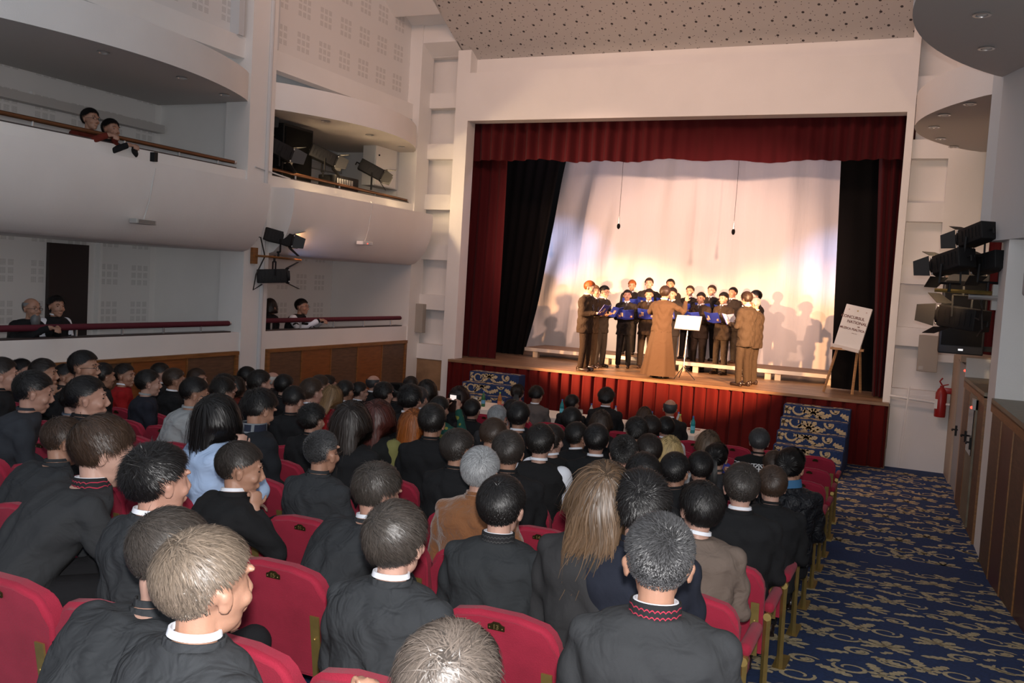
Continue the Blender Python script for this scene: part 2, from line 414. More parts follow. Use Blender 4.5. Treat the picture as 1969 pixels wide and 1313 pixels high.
# --- proscenium wall with stacked niches
YP=17.0
b=MB()
b.box(-8.95,-.55,YP,YP+.35,6.10,7.08)                   # header
b.box(-9.25,-8.95,YP,YP+.35,0,7.55); b.box(-.55,-.43,YP,YP+.35,0,7.55)
b.box(-9.0,-.5,YP+.30,YP+.5,7.05,7.6)
for xa,xb in ((-10.12,-9.25),(-.43,.62)):
    b.box(xa,xb,YP+.42,YP+.55,0,9.6)
    z=7.62
    while z>0:
        b.box(xa,xb,YP+.17,YP+.45,max(0,z-.14),z+.18)
        z-=1.07
    b.box(xa-.1,xa+.06,YP+.16,YP+.46,0,9.6) if xa<-5 else b.box(.145,2.3,YP+.155,YP+.46,1.9,9.6)
    if xa<-5: b.box(xa+.01,xb-.01,YP+.165,YP+.44,.0,.40)
b.box(-.425,.615,YP+.163,YP+.44,0.001,1.30)
struct(b.build('wall_front', plaster))
b=MB(); b.tube([(-.44,16.98,1.26),(.5,16.98,1.20)],.022,8); b.tube([(-.2,16.97,.05),(-.14,16.97,1.45)],.015,6); struct(b.build('trim_7', plaster))
# --- ceiling: sloped perforated board with ribbed side strips
def zc(y): return 7.52+.5*(17.1-y)
b=MB(); yb=7.5
b.prism([(17.3,zc(17.3)),(yb,zc(yb)),(yb,zc(yb)+.15),(17.3,zc(17.3)+.15)],'x',-9.2,-.42)
struct(b.build('ceiling', perf_ceiling))
b=MB()
for xa,xb in ((-10.45,-9.16),(-.46,1.9)):
    b.prism([(17.3,zc(17.3)+.35),(yb,zc(yb)+.35),(yb,zc(yb)+.5),(17.3,zc(17.3)+.5)],'x',xa,xb)
    y=17.2
    while y>8: b.prism([(y,zc(y)),(y-.42,zc(y-.42)),(y-.42,zc(y-.42)+.4),(y,zc(y)+.4)],'x',xa,xb); y-=1.12
struct(b.build('trim_15', plaster))
# --- right side: splayed wall, wood parapets, door lobby, canopies
b=MB()
def wq(ya,yb,z0,z1,x_off=0.,th=.12,mi=0):
    pts=[(xr(ya)+x_off,ya),(xr(yb)+x_off,yb),(xr(yb)+x_off+th,yb),(xr(ya)+x_off+th,ya)]; b.prism(pts,'z',z0,z1,mi)
wq(11.52,12.15,0,10.2,0,.5)                              # pillar
wq(12.15,17.1,6.1,10.2,.05); wq(3.0,11.5,6.1,10.2,.05)
b.box(2.35,2.5,-1.5,17.1,0,10.2)
b.poly([(.80,11.55,1.7),(2.4,15.2,1.7),(2.4,15.2,5.6),(.80,11.55,5.6)])
b.box(.60,2.4,14.72,14.80,1.80,2.12)
struct(b.build('wall_right', plaster))
b=MB()   # wood parapet pieces with cap ledges
for ya,yb in ((1.5,11.50),(12.2,14.75)):
    wq(ya,yb,.0,1.80,0,.10,1); 
    y=yb
    k=0
    while y>ya+.1:
        y2=max(ya,y-.85); wq(y2+.02,y-.02,0,1.76,-.012,.02,2 if k%2 else 1); wq(y2-.01,y2+.02,0,1.78,-.022,.03,0); y=y2; k+=1
    b.prism([(xr(ya)-.03,ya),(xr(yb)-.03,yb),(2.4,yb+ (3.6 if yb<12 else 0)),(2.4,ya)],'z',1.78,1.845,3)
    wq(ya,yb,1.70,1.80,-.03,.03,0)
struct(b.build('trim_8',[wood_frame,wood_panel,mat('wood_dark_red',(.10,.035,.02),.4,vary=.2,vscale=4),wood_grey]))
b=MB()
b.box(.53,2.4,14.8,17.15,2.05,2.14)
wq(16.2,17.15,0,2.05,0,.1); wq(14.8,15.0,0,2.05,0,.1)
struct(b.build('trim_9', mat('door_frame_tan',(.40,.30,.22),.6)))
b=MB(); wq(15.0,16.2,0.02,1.98,.03,.05); struct(b.build('door_3', mat('door_grey',(.30,.30,.31),.5)))
b=MB(); wq(12.9,13.7,.05,1.72,-.035,.03,0); wq(13.0,13.6,.95,1.55,-.045,.02,1); struct(b.build('door_4',[wood_grey,mat('glass_dark',(.02,.02,.02),.15)]))
for yy,zz in ((15.1,1.02),(13.72,1.12),(13.05,1.12)):
    b=MB(); x=xr(yy)-.06; b.tube([(x+.04,yy,zz),(x-.04,yy,zz),(x-.04,yy-.12,zz)],.012,8); b.box(x+.0,x+.03,yy-.03,yy+.03,zz-.09,zz+.06); 
    o=b.build('door_handle', blackm); tag(o, 'black lever handle of the right side door, %s'%({15.1:'on the far grey leaf',13.72:'on the wooden leaf, farther side',13.05:'on the wooden leaf, nearer side'}[yy]), 'handle', 'door handles')
# grey splayed block above the near right box
b=MB()
ax,ay=.50,12.05; dx,dy=.355*3.6,-.935*3.6
pts=[(ax,ay),(ax+.10,ay-.12)]+[(ax+.10+dx*t,ay-.12+dy*t) for t in (.3,.6,1.)]+[(2.3,9.0),(2.3,12.05)]
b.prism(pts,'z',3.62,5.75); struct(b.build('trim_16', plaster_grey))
canopy('trim_13', 1, 12.4, 17.0, .62, .98, 5.42, 5.88)
canopy('trim_14', 1, 6.6, 12.1, .72, 1.05, 5.50, 5.96)
# white wall-mounted air unit below the block
e=empty('air_unit',(1.05,10.9,2.95)); b=MB(); b.box(-.12,.5,-.35,.35,.05,.62,.03); b.build('housing', plaster_grey, e, 40)
b=MB(); b.lathe([(.16,.0),(.2,.05),(.0,.06)],(.1,-.1,-.02)); b.build('vent', steel, e, 40); tag(e,'white boxy unit under the grey block at the right edge of the frame','air unit')

# --- downlights in the canopies
def downlights(pts, z, where):
    for i,(x,y) in enumerate(pts):
        e=empty('downlight',(x,y,z)); b=MB(); b.lathe([(.075,0),(.08,-.012),(.055,-.014),(.05,.0)]); b.build('ring', steel, e, 40)
        b=MB(); b.ellip((0,0,-.002),(.045,.045,.014)); b.build('bulb', mat('bulb_off',(.55,.55,.52),.25), e, 60)
        tag(e,'small recessed downlight in the %s'%where,'downlight','downlights in the %s'%where)
downlights([(-9.75,7.0),(-9.72,8.5),(-9.78,9.9),(-10.0,11.0)],5.415,'canopy above the upper left balcony')
downlights([(-9.72,13.2),(-9.74,14.6),(-9.9,16.0)],5.415,'canopy above the spotlight box')
downlights([(.2,16.4),(.0,15.6),(-.1,14.6),(.02,13.7),(.3,13.0)],5.415,'far right canopy')
downlights([(.25,9.4),(.35,10.6)],5.495,'near right canopy')

# ============================================================ stage
b=MB(); b.box(-9.0,-.43,16.87,17.2,0,1.12); b.box(-13,3.2,17.2,24,0,1.12); b.box(-8.99,-.44,16.84,17.5,1.12,1.14,mat_i=0); b.box(-13,3.2,17.5,24,1.12,1.14)
struct(b.build('floor_stage', boards))
b=MB(); b.box(-13,3.2,21.9,22.1,1.1,9.5); b.box(-13.1,-12.9,17.5,22,1.1,9.5); b.box(3.1,3.3,17.5,22,1.1,9.5); b.box(-13,3.2,17.4,22,9.4,9.6)
struct(b.build('wall_stage', dark_room))
def pleat(name, x0,x1,y,z0,z1, amp, wl, m, seed=0, hem=None, parent=None, narrow=None, nv=14, flare=0., crease=0.):
    rnd=random.Random(seed); W=x1-x0; nu=max(30,int(abs(W)/wl*(24 if crease else 9))); ph=[rnd.uniform(0,6.28) for _ in range(5)]
    def fn(u,v):
        xa=x0;xb=x1
        if narrow: xa=x0+narrow[0]*(1-v); xb=x1+narrow[1]*(1-v)
        x=xa+(xb-xa)*u; s=u*W
        k=math.sin(2*math.pi*s/wl+1.2*math.sin(s*1.7+ph[0])+.8*math.sin(s*.6+ph[3]))
        if crease:
            q=(s/wl+.12*math.sin(s*2.1+ph[0]))%1.; yy=y+crease*math.exp(-((q-.5)/.09)**2)*(.55+.45*math.sin(s*3.7+ph[2])**2)-.01*math.sin(q*6.28); return (x,yy,z0+(z1-z0)*v)
        yy=y+amp*k*(.6+.4*math.sin(s*.9+ph[1]))*(1-.15*v)+.35*amp*math.sin(s*11/wl*.13+ph[2]+v*2)-flare*(1-v)**3
        zz=z0+(z1-z0)*v
        if hem: zz+= (1-v)*hem*(math.sin(s*1.9+ph[4])*.6+.5*math.sin(s*4.7+ph[1]))
        return (x,yy,zz)
    return link(name, grid_mesh(name,fn,nu,nv), m, parent)
o=pleat('stage_skirt',-8.99,-.44,16.80,.02,1.12,.055,.24,red_skirt,1,crease=.07,nv=3); tag(o,'red pleated cloth skirt hanging along the front edge of the stage','skirt')
b=MB(); b.box(-8.99,-.44,16.79,16.86,1.09,1.142); struct(b.build('trim_10', boards))
o=pleat('valance',-9.2,-.4,17.45,5.34,6.3,.085,.27,red_cloth,2,hem=.035); tag(o,'deep red pleated valance across the top of the stage opening','valance')
o=pleat('stage_curtain',-9.25,-8.35,17.8,1.16,6.2,.11,.2,red_cloth,3,narrow=(-.0,.02),flare=.12); tag(o,'red stage curtain gathered at the left side of the opening','curtain')
o=pleat('stage_curtain',-1.02,-.42,17.8,1.16,6.2,.08,.2,red_cloth,4,narrow=(.26,-.06),flare=.12); tag(o,'red stage curtain gathered at the right side of the opening','curtain')
o=pleat('black_leg_curtain',-9.6,-7.62,19.3,1.16,6.4,.06,.30,black_drape,5,narrow=(0,-.75)); tag(o,'black side curtain beside the left red curtain','curtain')
o=pleat('black_leg_curtain',-1.72,-.2,18.5,1.16,6.4,.03,.34,black_drape,6,narrow=(.18,0)); tag(o,'flat black side curtain behind the easel','curtain')
# white backdrop, slack folds
rnd=random.Random(9)
def fdr(u,v):
    xa=-8.15-(1-v)*.85; xb=-1.45
    x=xa+(xb-xa)*u; s=u
    diag=(1-u)**2*1.0
    f=.05*math.sin(30*s+6*diag*v*2)+.03*math.sin(67*s+3*v)+.045*math.sin(14*s+5*v)*(.3+.7*(1-v))+.07*diag*math.sin(46*s+9*(1-v)+2)
    return (x,20.95+f,1.2+5.2*v)
o=link('backdrop', grid_mesh('backdrop',fdr,220,30), white_cloth); tag(o,'large white cloth backdrop hanging behind the choir','backdrop')
# risers
def riser(x0,x1,lab,legs):
    e=empty('riser',(x0,19.2,1.14)); b=MB(); b.box(0,x1-x0,0,1.25,.155,.215,.004); b.build('deck', mat('riser_top',(.20,.12,.07),.6,vary=.2), e)
    b=MB(); b.box(0,x1-x0,-.012,.0,.135,.212); b.build('edge_strip', mat('riser_edge',(.55,.50,.45),.45), e)
    for x in legs:
        b=MB(); b.box(x-x0,x-x0+.12,.02,.14,0,.155); b.build('leg', pale_wood if 0 else mat('riser_leg',(.62,.50,.36),.6), e)
    tag(e,lab,'riser','low choir risers')
riser(-8.3,-4.9,'low wooden riser platform behind the left half of the choir',(-8.1,-6.4,-6.2,-5.1))
riser(-4.86,-1.5,'low wooden riser platform behind the right half of the choir',(-4.7,-4.4,-2.9,-2.7,-1.7))
# hanging microphones
for x,y,z,l in ((-5.79,17.8,4.08,'left'),(-3.48,17.8,4.04,'right')):
    e=empty('hanging_microphone',(x,y,z)); b=MB(); b.tube([(0,0,.18),(.01,0,1.0),(0,0,2.2)],.004,6); b.build('cable', cable, e)
    b=MB(); b.lathe([(.008,.2),(.016,.16),(.018,.05)]); b.build('stem', mat('mic_silver',(.6,.6,.6),.3,.6), e, 40)
    b=MB(); b.ellip((0,0,0),(.035,.035,.06)); b.build('foam_windscreen', blackc, e, 60)
    tag(e,'black microphone hanging on a thin cable, the %s of the two'%l,'microphone')
# easel with notice board
e=empty('easel',(-1.22,18.0,1.14))
def leg(p0,p1,nm='leg'):
    b=MB(); b.tube([p0,p1],.024,4); b.build(nm, pale_wood, e)
leg((-.38,-.22,0),(-.08,.03,1.45)); leg((.12,-.22,0),(.16,.03,1.45)); leg((.22,.45,0),(.12,.06,1.5))
b=MB(); b.box(-.32,.26,-.30,-.10,.80,.84); b.build('ledge', pale_wood, e)
tag(e,'pale wooden easel standing on the right of the stage','easel')
bd=empty('notice_board',(-1.26,17.76,1.98)); bd.rotation_euler=(R(-12),R(9),R(-14))
b=MB(); b.box(-.24,.24,-.02,.02,0,.80,.008); b.build('board', paper, bd)
b=MB(); b.box(-.25,.25,-.07,-.02,-.045,.02,.004); b.build('tray', mat('tray_white',(.7,.66,.62),.6), bd)
for txt,sz,x,z,c in (('CONCURSUL',.072,-.05,.575,0),('NATIONAL',.072,.05,.49,0),('DE',.03,.10,.42,0),('MUZICA PSALTICA',.054,0,.36,0),('editia a II-a',.022,.06,.29,1)):
    me=text_mesh(txt,sz,.0008,.0016 if c==0 else 0); o=link('lettering',me,mat('ink_brown',(.16,.06,.05),.6),bd); o.location=(x,-.0225,z); o.rotation_euler=(R(90),0,0)
for x in (-.16,0,.16):
    b=MB(); b.lathe([(.014,0),(.014,.002),(0,.002)],(x,-.021,.71),10,axis=(0,-1,0)); b.build('emblem', mat('emblem_gold',(.5,.38,.15) if x==0 else (.6,.5,.48),.5) if x==0 else mat('emblem_pale',(.6,.5,.48),.5), bd)
tag(bd,'white notice board printed with the contest title, leaning on the easel','notice board')
# carpeted steps to the stage
def steps(x0,x1,lab,seed):
    e=empty('stage_steps',((x0+x1)/2,16.3,0)); w=(x1-x0)/2; n=5
    for k in range(n):
        z1=.98-.195*k; ya=16.76-.30*(k+1)-16.3; yb=16.76-16.3
        b=MB(); b.box(-w,w,ya,ya+.32,0.0,z1-.0,.01)
        place_motifs(b,lambda u,v,ya=ya:(u,ya-.003,v),-w+.02,w-.02,max(.0,z1-.19),z1-.02,seed+k,.40,.20)
        place_motifs(b,lambda u,v,z1=z1:(u,v,z1+.003),-w+.02,w-.02,ya+.01,ya+.29,seed+k+7,.42,.30)
        if k==0 or True: place_motifs(b,lambda u,v:(-w-.003,u,v),ya+.01,ya+.30,.02,z1-.02,seed+20+k,.4,.36)
        b.build('step',[navy,gold],e)
    tag(e,lab,'steps')
steps(-2.12,-1.02,'navy carpeted steps with gold scrolls against the right end of the stage',11)
steps(-8.30,-7.20,'navy carpeted steps with gold scrolls against the left end of the stage',31)
ORG=(1.,.50,.22); BLU=(.32,.50,1.); WRM=(1.,.70,.40)
# ============================================================ spotlights
def glow(col, st): return mat('lens_%d_%d_%d'%tuple(int(c*99) for c in col), (.8,.8,.8), .4, emit=col, estr=st)
def spotlight(loc, aim, size, lab, col, power=0, cone=20, blend=.5, big=False, yoke_down=True, doors=(1,1,1,1), group='stage spotlights', soft=.07, aim2=None, est=200):
    e=empty('spotlight',loc); L=size; w=size*.36; h=size*.34
    d=(Vector(aim)-Vector(loc)).normalized(); q=d.to_track_quat('Y','Z').to_matrix().to_4x4()
    def put(b,nm,m,sm=None):
        o=b.build(nm,m,e,sm); o.matrix_local=q; return o
    b=MB(); b.box(-w/2,w/2,-L*.62,L*.10,-h/2,h/2,.012)
    for k in range(6): b.box(-w/2-.006,w/2+.006,-L*.55+k*L*.1,-L*.55+k*L*.1+.012,-h*.32,h*.32)
    b.tube([(0,-L*.62,0),(0,-L*.72,0),(0,-L*.72,-.06)],.014,6)
    put(b,'housing',blackm,40)
    b=MB(); b.lathe([(w*.50,0),(w*.55,.0),(w*.55,.045),(w*.46,.045),(w*.46,.0)],(0,L*.10,0),20,axis=(0,1,0)); put(b,'front_ring',blackm,40)
    if col==BLU: est=40
    b=MB(); b.lathe([(0,.0),(w*.46,.004),(w*.40,.018),(0,.026)],(0,L*.105,0),20,axis=(0,1,0)); put(b,'lens',glow(col,est),40)
    for k in range(4):
        if not doors[k]: continue
        b=MB(); a=.48; t=w*.52; ln=L*.30
        b.prism([(-t,0),(t,0),(t*.72,ln),(-t*.72,ln)],'z',-.003,.003)
        o=b.build('barn_door',[mat('barn_door_paint',(.02,.02,.02),.5)],e)
        M=Matrix.Rotation(k*math.pi/2,4,'Y')@Matrix.Translation((0,L*.145,w*.55))@Matrix.Rotation(a,4,'X')
        o.matrix_local=q@M
    b=MB()
    for k in range(4): b.ellip((w*.56*math.cos(k*1.571+.785),L*.15,w*.56*math.sin(k*1.571+.785)),(.016,.016,.016),seg=8,rings=6)
    put(b,'clips',steel,60)
    s=-1 if yoke_down else 1
    b=MB(); yk=.62*size
    for sx in (-1,1): b.tube([(sx*w*.56,-L*.2,0),(sx*w*.60,-L*.2,s*yk*.55)],.014,4)
    b.tube([(-w*.60,-L*.2,s*yk*.55),(w*.60,-L*.2,s*yk*.55)],.014,4); b.tube([(0,-L*.2,s*yk*.55),(0,-L*.2,s*yk*.80)],.018,6)
    o=b.build('yoke',blackm,e); o.matrix_local=Matrix.Rotation(math.atan2(-d.x,d.y),4,'Z')
    if power:
        dd=bpy.data.lights.new('lamp','SPOT'); dd.energy=power; dd.color=col; dd.spot_size=R(cone); dd.spot_blend=blend; dd.shadow_soft_size=soft
        lo=bpy.data.objects.new('lamp',dd); COL.objects.link(lo); lo.parent=e; a2=Vector(aim2 if aim2 else aim)
        p=d*(L*.30); lo.location=p; lo.rotation_euler=(a2-Vector(loc)-p).to_track_quat('-Z','Y').to_euler()
    tag(e,lab,'spotlight',group); return e
spotlight((-9.72,12.28,3.30),(-4.2,19.0,1.5),.62,'black spotlight with orange glowing front on top of the left pillar bracket',ORG,8500,30,.6,doors=(1,1,1,1))
spotlight((-9.72,12.20,2.70),(-1.9,20.9,3.55),.66,'black spotlight with blue glowing front hanging under the left pillar bracket',BLU,5200,10,1.,yoke_down=False,doors=(1,0,1,0))
b=MB(); e=empty('wall_bracket',(-9.93,11.75,3.0)); b=MB(); b.box(-.03,.02,-.06,.06,-.13,.13); b.build('wall_plate', wood_frame, e); b=MB(); b.tube([(0,0,0),(.2,.1,0),(.2,.95,-.02)],.018,4); b.build('bar', wood_frame, e); tag(e,'rust brown bracket bar holding two spotlights on the left pillar','bracket')
o=MB(); o.tube([(-9.95,11.72,3.32),(-9.86,11.80,3.3),(-9.84,11.9,3.0),(-9.88,11.75,2.7),(-9.8,11.6,2.45),(-9.75,11.75,2.55)],.012,6); o=o.build('power_cable',cable); tag(o,'black power cable looping down the left pillar beside the spotlights','cable')
b=MB(); b.box(-9.965,-9.93,11.62,11.80,3.24,3.42,.005); o=b.build('wall_socket',grey_plastic); tag(o,'pale double wall socket on the left pillar behind the spotlight cable','socket')
# box lights (upper left box)
spotlight((-10.12,12.62,4.78),(-6.5,19.5,2.2),.72,'black spotlight farthest left in the upper box, beside the pillar',WRM,1500,18,.6)
spotlight((-10.12,13.95,4.86),(-5.0,19.5,2.2),.66,'black spotlight in the middle of the upper box rail, barn doors lit',WRM,2400,18,.6,aim2=(-5.6,18.6,1.4))
spotlight((-10.05,15.45,4.80),(-4.6,18.9,1.9),.66,'black spotlight tilted down at the right end of the upper box rail',WRM,2400,18,.6,aim2=(-3.6,18.4,1.3))
spotlight((-10.5,12.45,5.30),(-8.5,15.5,4.9),.6,'dark spotlight higher up at the left edge of the upper box',(.1,.08,.06),0,est=0.01)
e=empty('loudspeaker',(-10.75,13.35,3.3)); b=MB(); b.box(-.35,.35,-.42,.42,0,2.05,.01); b.build('cabinet', blackm, e); b=MB(); b.box(.351,.365,-.38,.38,.05,2.0); b.build('grille', blackc, e); tag(e,'tall black loudspeaker tower standing in the upper spotlight box','loudspeaker')
e=empty('dimmer_pack',(-10.35,14.55,4.36)); b=MB(); b.box(-.2,.2,-.38,.38,0,.26,.02); b.build('case', blackm, e); b=MB()
for k in range(7): b.box(.2,.215,-.33+k*.075,-.29+k*.075,.10,.20)
b.build('sliders', mat('slider_grey',(.25,.25,.25),.5), e); b=MB(); b.box(.2,.212,.30,.32,.05,.07); b.build('indicator', led_red, e); tag(e,'black dimmer rack with a row of sliders between two spotlights','dimmer')
e=empty('wall_cabinet',(-10.55,16.45,4.62)); b=MB(); b.box(-.15,.15,-.62,.30,0,.95,.01); b.build('body', plaster_grey, e); b=MB(); b.box(.15,.165,-.60,.18,.02,.93); b.build('door', plaster, e); b=MB(); b.ellip((.17,-.5,.62),(.02,.02,.02)); b.build('knob', blackm, e); tag(e,'pale wall cabinet at the right end of the upper spotlight box','cabinet')
# right side rig
spotlight((.16,12.2,3.34),(-4.8,19.0,1.5),.66,'black spotlight with orange edge at the far left of the right wall bar',ORG,8500,30,.6)
spotlight((.58,12.2,3.36),(-3.8,19.6,2.0),.62,'black spotlight nearest the right wall on the bar',WRM,0,24,.5,est=3)
spotlight((.40,12.05,3.66),(-1.5,15.0,2.9),.60,'black spotlight with wide barn doors turned toward the hall, topmost on the right',WRM,0,est=3)
spotlight((.30,12.9,2.72),(-8.05,20.9,3.6),.78,'large black spotlight with bluish lit flap hanging under the right bar',BLU,5200,10,1.,yoke_down=False,doors=(1,0,1,1))
light('right_rig_lamp','SPOT',(.2,12.6,3.4),3000,(1.,.58,.30),.07,(-5.6,19.8,2.1),20,.6)
e=empty('wall_bracket',(.70,12.2,3.03)); b=MB(); b.tube([(-.62,0,0),(.1,0,0)],.022,4); b.build('bar', brass, e); b=MB(); b.tube([(-.25,-.12,-.06),(.1,-.12,-.06)],.03,8); b.build('tube', steel, e); b=MB(); b.box(.0,.07,-.1,.1,-.2,.1); b.build('wall_plate', grey_plastic, e); tag(e,'brass and steel bar fixed to the right pillar carrying the spotlights','bracket')
e=empty('loudspeaker',(.48,14.2,2.20)); b=MB(); b.box(-.28,.28,-.28,.28,0,1.15,.015); b.build('cabinet', blackm, e); b=MB(); b.box(-.25,.25,-.295,-.28,.12,1.0); b.build('grille', blackc, e); b=MB(); b.box(-.03,.03,-.298,-.28,.05,.075); b.build('badge', steel, e); b=MB(); b.box(.2,.5,.0,.06,.05,.12); b.build('bracket', blackm, e)
tag(e,'black loudspeaker on the right wall below the spotlight bar','loudspeaker')
o=pleat('red_hanging_cloth',.80,1.25,15.6,2.15,4.0,.05,.2,red_cloth,41); tag(o,'strip of red curtain seen behind the right wall loudspeaker','curtain')
b=MB(); b.tube([(.56,12.3,3.0),(.60,12.0,2.85),(.60,12.3,2.7),(.5,12.7,2.75)],.01,6); b.tube([(.60,12.3,3.0),(.62,12.0,2.6),(.6,12.5,2.5)],.01,6); o=b.build('power_cable',cable); tag(o,'black cables looping from the right bar to the large spotlight','cable')
# wall speakers in the niches
for loc,lab in (((-9.95,17.12,1.62),'flat beige wall speaker in the left proscenium niche'),((.10,17.12,1.72),'flat beige wall speaker in the right proscenium niche')):
    e=empty('wall_speaker',loc); b=MB(); b.box(-.16,.16,-.09,.06,0,.62,.008); b.build('cabinet', beige_grille, e); b=MB(); b.box(-.13,-.06,-.095,-.09,.03,.09); b.build('badge', grey_plastic, e); tag(e,lab,'speaker')
# fire extinguisher
e=empty('fire_extinguisher',(.36,17.0,.98)); b=MB(); b.lathe([(.085,0),(.09,.02),(.09,.40),(.06,.47),(.03,.50),(.03,.53)]); b.build('cylinder', red_paint, e, 40)
b=MB(); b.box(-.01,.16,-.02,.02,.40,.50,.01); b.tube([(0,0,.53),(.10,0,.56)],.012,6); b.tube([(0,0,.54),(-.04,0,.60),(.0,0,.66)],.014,6); b.build('handle', red_paint, e, 40); b=MB(); b.box(-.095,-.05,-.075,-.04,.14,.30); b.build('label_patch', paper, e); tag(e,'red fire extinguisher hung on the white wall right of the stage','fire extinguisher')
# small exit indicator boxes with red light
for loc,lab in (((.66,14.85,1.90),'small white box with red light above the far right door'),((.70,13.0,1.55),'white box with red light beside the wooden right door')):
    e=empty('alarm_box',loc); b=MB(); b.box(-.06,.03,-.10,.10,0,.14,.008); b.build('case', grey_plastic, e); b=MB(); b.ellip((-.065,-.05,.03),(.018,.018,.018)); b.build('indicator', led_red, e); tag(e,lab,'alarm box')
for loc,lab,red in (((-9.56,9.05,3.33),'small grey emergency light on the curved front of the near left balcony',0),((-9.56,14.3,3.38),'small pale emergency light with red dot on the far left balcony front',1)):
    e=empty('emergency_light',loc); b=MB(); b.box(-.04,.10,-.17,.17,-.035,.03,.01); b.build('case', grey_plastic if not red else plaster, e)
    b=MB(); b.box(.1,.105,-.14,.14,-.025,.02); b.build('lens', mat('lens_grey',(.2,.19,.18),.4) if not red else plaster_grey, e)
    if red: b=MB(); b.ellip((.108,-.02,-.01),(.01,.01,.01)); b.build('indicator', led_red, e)
    b=MB(); b.tube([(.02,.02,.03),(.06,.06,.25),(.055,.16,.72),(.0,.18,.78)],.008,6); b.build('cord', cable_white, e); tag(e,lab,'emergency light')
b=MB(); b.box(-9.56,-9.48,9.16,9.22,4.14,4.26); o=b.build('hook',blackm); tag(o,'small dark clip on the edge of the near left balcony','clip')

# ============================================================ seats
PITCH=.52
def seat_parts():
    root=empty('theatre_seat',(0,0,0))
    # backrest, local: rear face at y~0, sitter in +Y
    b=MB(); W=.245
    out=[(-W,.36),(-W,.72)]+[(-W+.09*(1-math.cos(t)),.72+.115*math.sin(t)) for t in (.4,.8,1.2)]+[(-.08,.848),(.08,.848)]+[(W-.09*(1-math.cos(t)),.72+.115*math.sin(t)) for t in (1.2,.8,.4)]+[(W,.72),(W,.36)]
    b.prism(out,'y',0,.085)
    bmesh.ops.bevel(b.bm,geom=[e for e in b.bm.edges if abs(e.verts[0].co.y-e.verts[1].co.y)<1e-5],offset=.022,segments=3,affect='EDGES')
    for v in b.bm.verts: v.co.y += -.16*(v.co.z-.36) ; 
    bk=b.build('backrest',velvet,root,50)
    b=MB(); b.box(-.23,.23,.09,.50,.33,.45,.035); b.build('seat_cushion',velvet,root,50)
    b=MB(); b.prism([(-.010,.36),(-.058,.66),(-.066,.66),(-.018,.36)],'x',.185,.228)
    b.ellip((.207,-.055,.56),(.006,.005,.006)); b.build('bracket',brass,root)
    b=MB()
    pts=[(.030*math.cos(t)*1.15,.020*math.sin(t)) for t in [2*math.pi*k/14 for k in range(14)]]
    b.prism([(-.034,-.012),(.034,-.012),(.034,.006),(.022,.010),(.012,.019),(-.012,.019),(-.022,.010),(-.034,.006)],'y',-.003,.003)
    o=b.build('number_plate',plate_dark,root); o.location=(0,-.078,.800); o.rotation_euler=(R(9.1),0,0)
    b=MB()
    for x in (-.026,.026): b.ellip((x,-.082,.797),(.003,.003,.003),seg=6,rings=4)
    b.build('plate_screws',brass_bright,root)
    b=MB(); b.box(.235,.295,.02,.36,.585,.645,.025); b.build('armrest',velvet,root,50)
    b=MB(); b.tube([(.265,-.005,.575),(.265,.04,.572)],.022,8); b.tube([(.265,.02,.58),(.265,.015,.50),(.265,.03,.30),(.265,.06,.03)],[.02,.018,.018,.02],4,sx=1.2); b.box(.22,.30,.0,.30,.0,.03); b.build('leg',brass,root,40)
    return root
proto=seat_parts(); used=[False]
def xe(y): return -.50-.030*y
ORD=['','first','second','third','fourth','fifth','sixth','seventh','eighth','ninth','tenth','eleventh','twelfth','thirteenth','fourteenth','fifteenth','sixteenth','seventeenth','eighteenth','nineteenth']
def bare(e,names):
    for c in list(e.children):
        if c.name.split('.')[0] in names: bpy.data.objects.remove(c)
for k in range(-1,12):
    Y=2.22+.9*k; z=rake(Y+.25); x=xe(Y)-.25; i=0
    while x>-9.68:
        i+=1
        cxp=x*0.909+Y*0.413*0  # visibility test in camera space
        P=CAMI@Vector((x,Y,z+.7))
        if P.z<-.3 and abs(P.x/-P.z)<.62 and P.y/-P.z>-.55:
            if not used[0]: s=proto; used[0]=True
            else: s=copy_tree(proto)
            s.location=(x,Y,z); s.rotation_euler=(0,0,random.Random(k*50+i).uniform(-.012,.012))
            if k>5: bare(s,('plate_screws',))
            if i!=1 and k>3: bare(s,('leg',))
            s['label']='red velvet theatre seat, %s row from the camera, %s place in from the right aisle'%(ORD[k+2],ORD[i]); s['category']='seat'; s['group']='rows of red velvet theatre seats'
            if k in (0,1,2,3) and i<6:
                n=15-i if False else {1:12,2:13,3:14,4:15,5:16}[i]
                me=bpy.data.meshes.get('num%d'%n)
                if me is None: me=text_mesh(str(n),.026,.0006,.0006); me.name='num%d'%n; me.materials.append(brass_bright)
                o=bpy.data.objects.new('numeral',me); COL.objects.link(o); o.parent=s; o.location=(0,-.083,.800); o.rotation_euler=(R(99),0,0)
        x-=PITCH

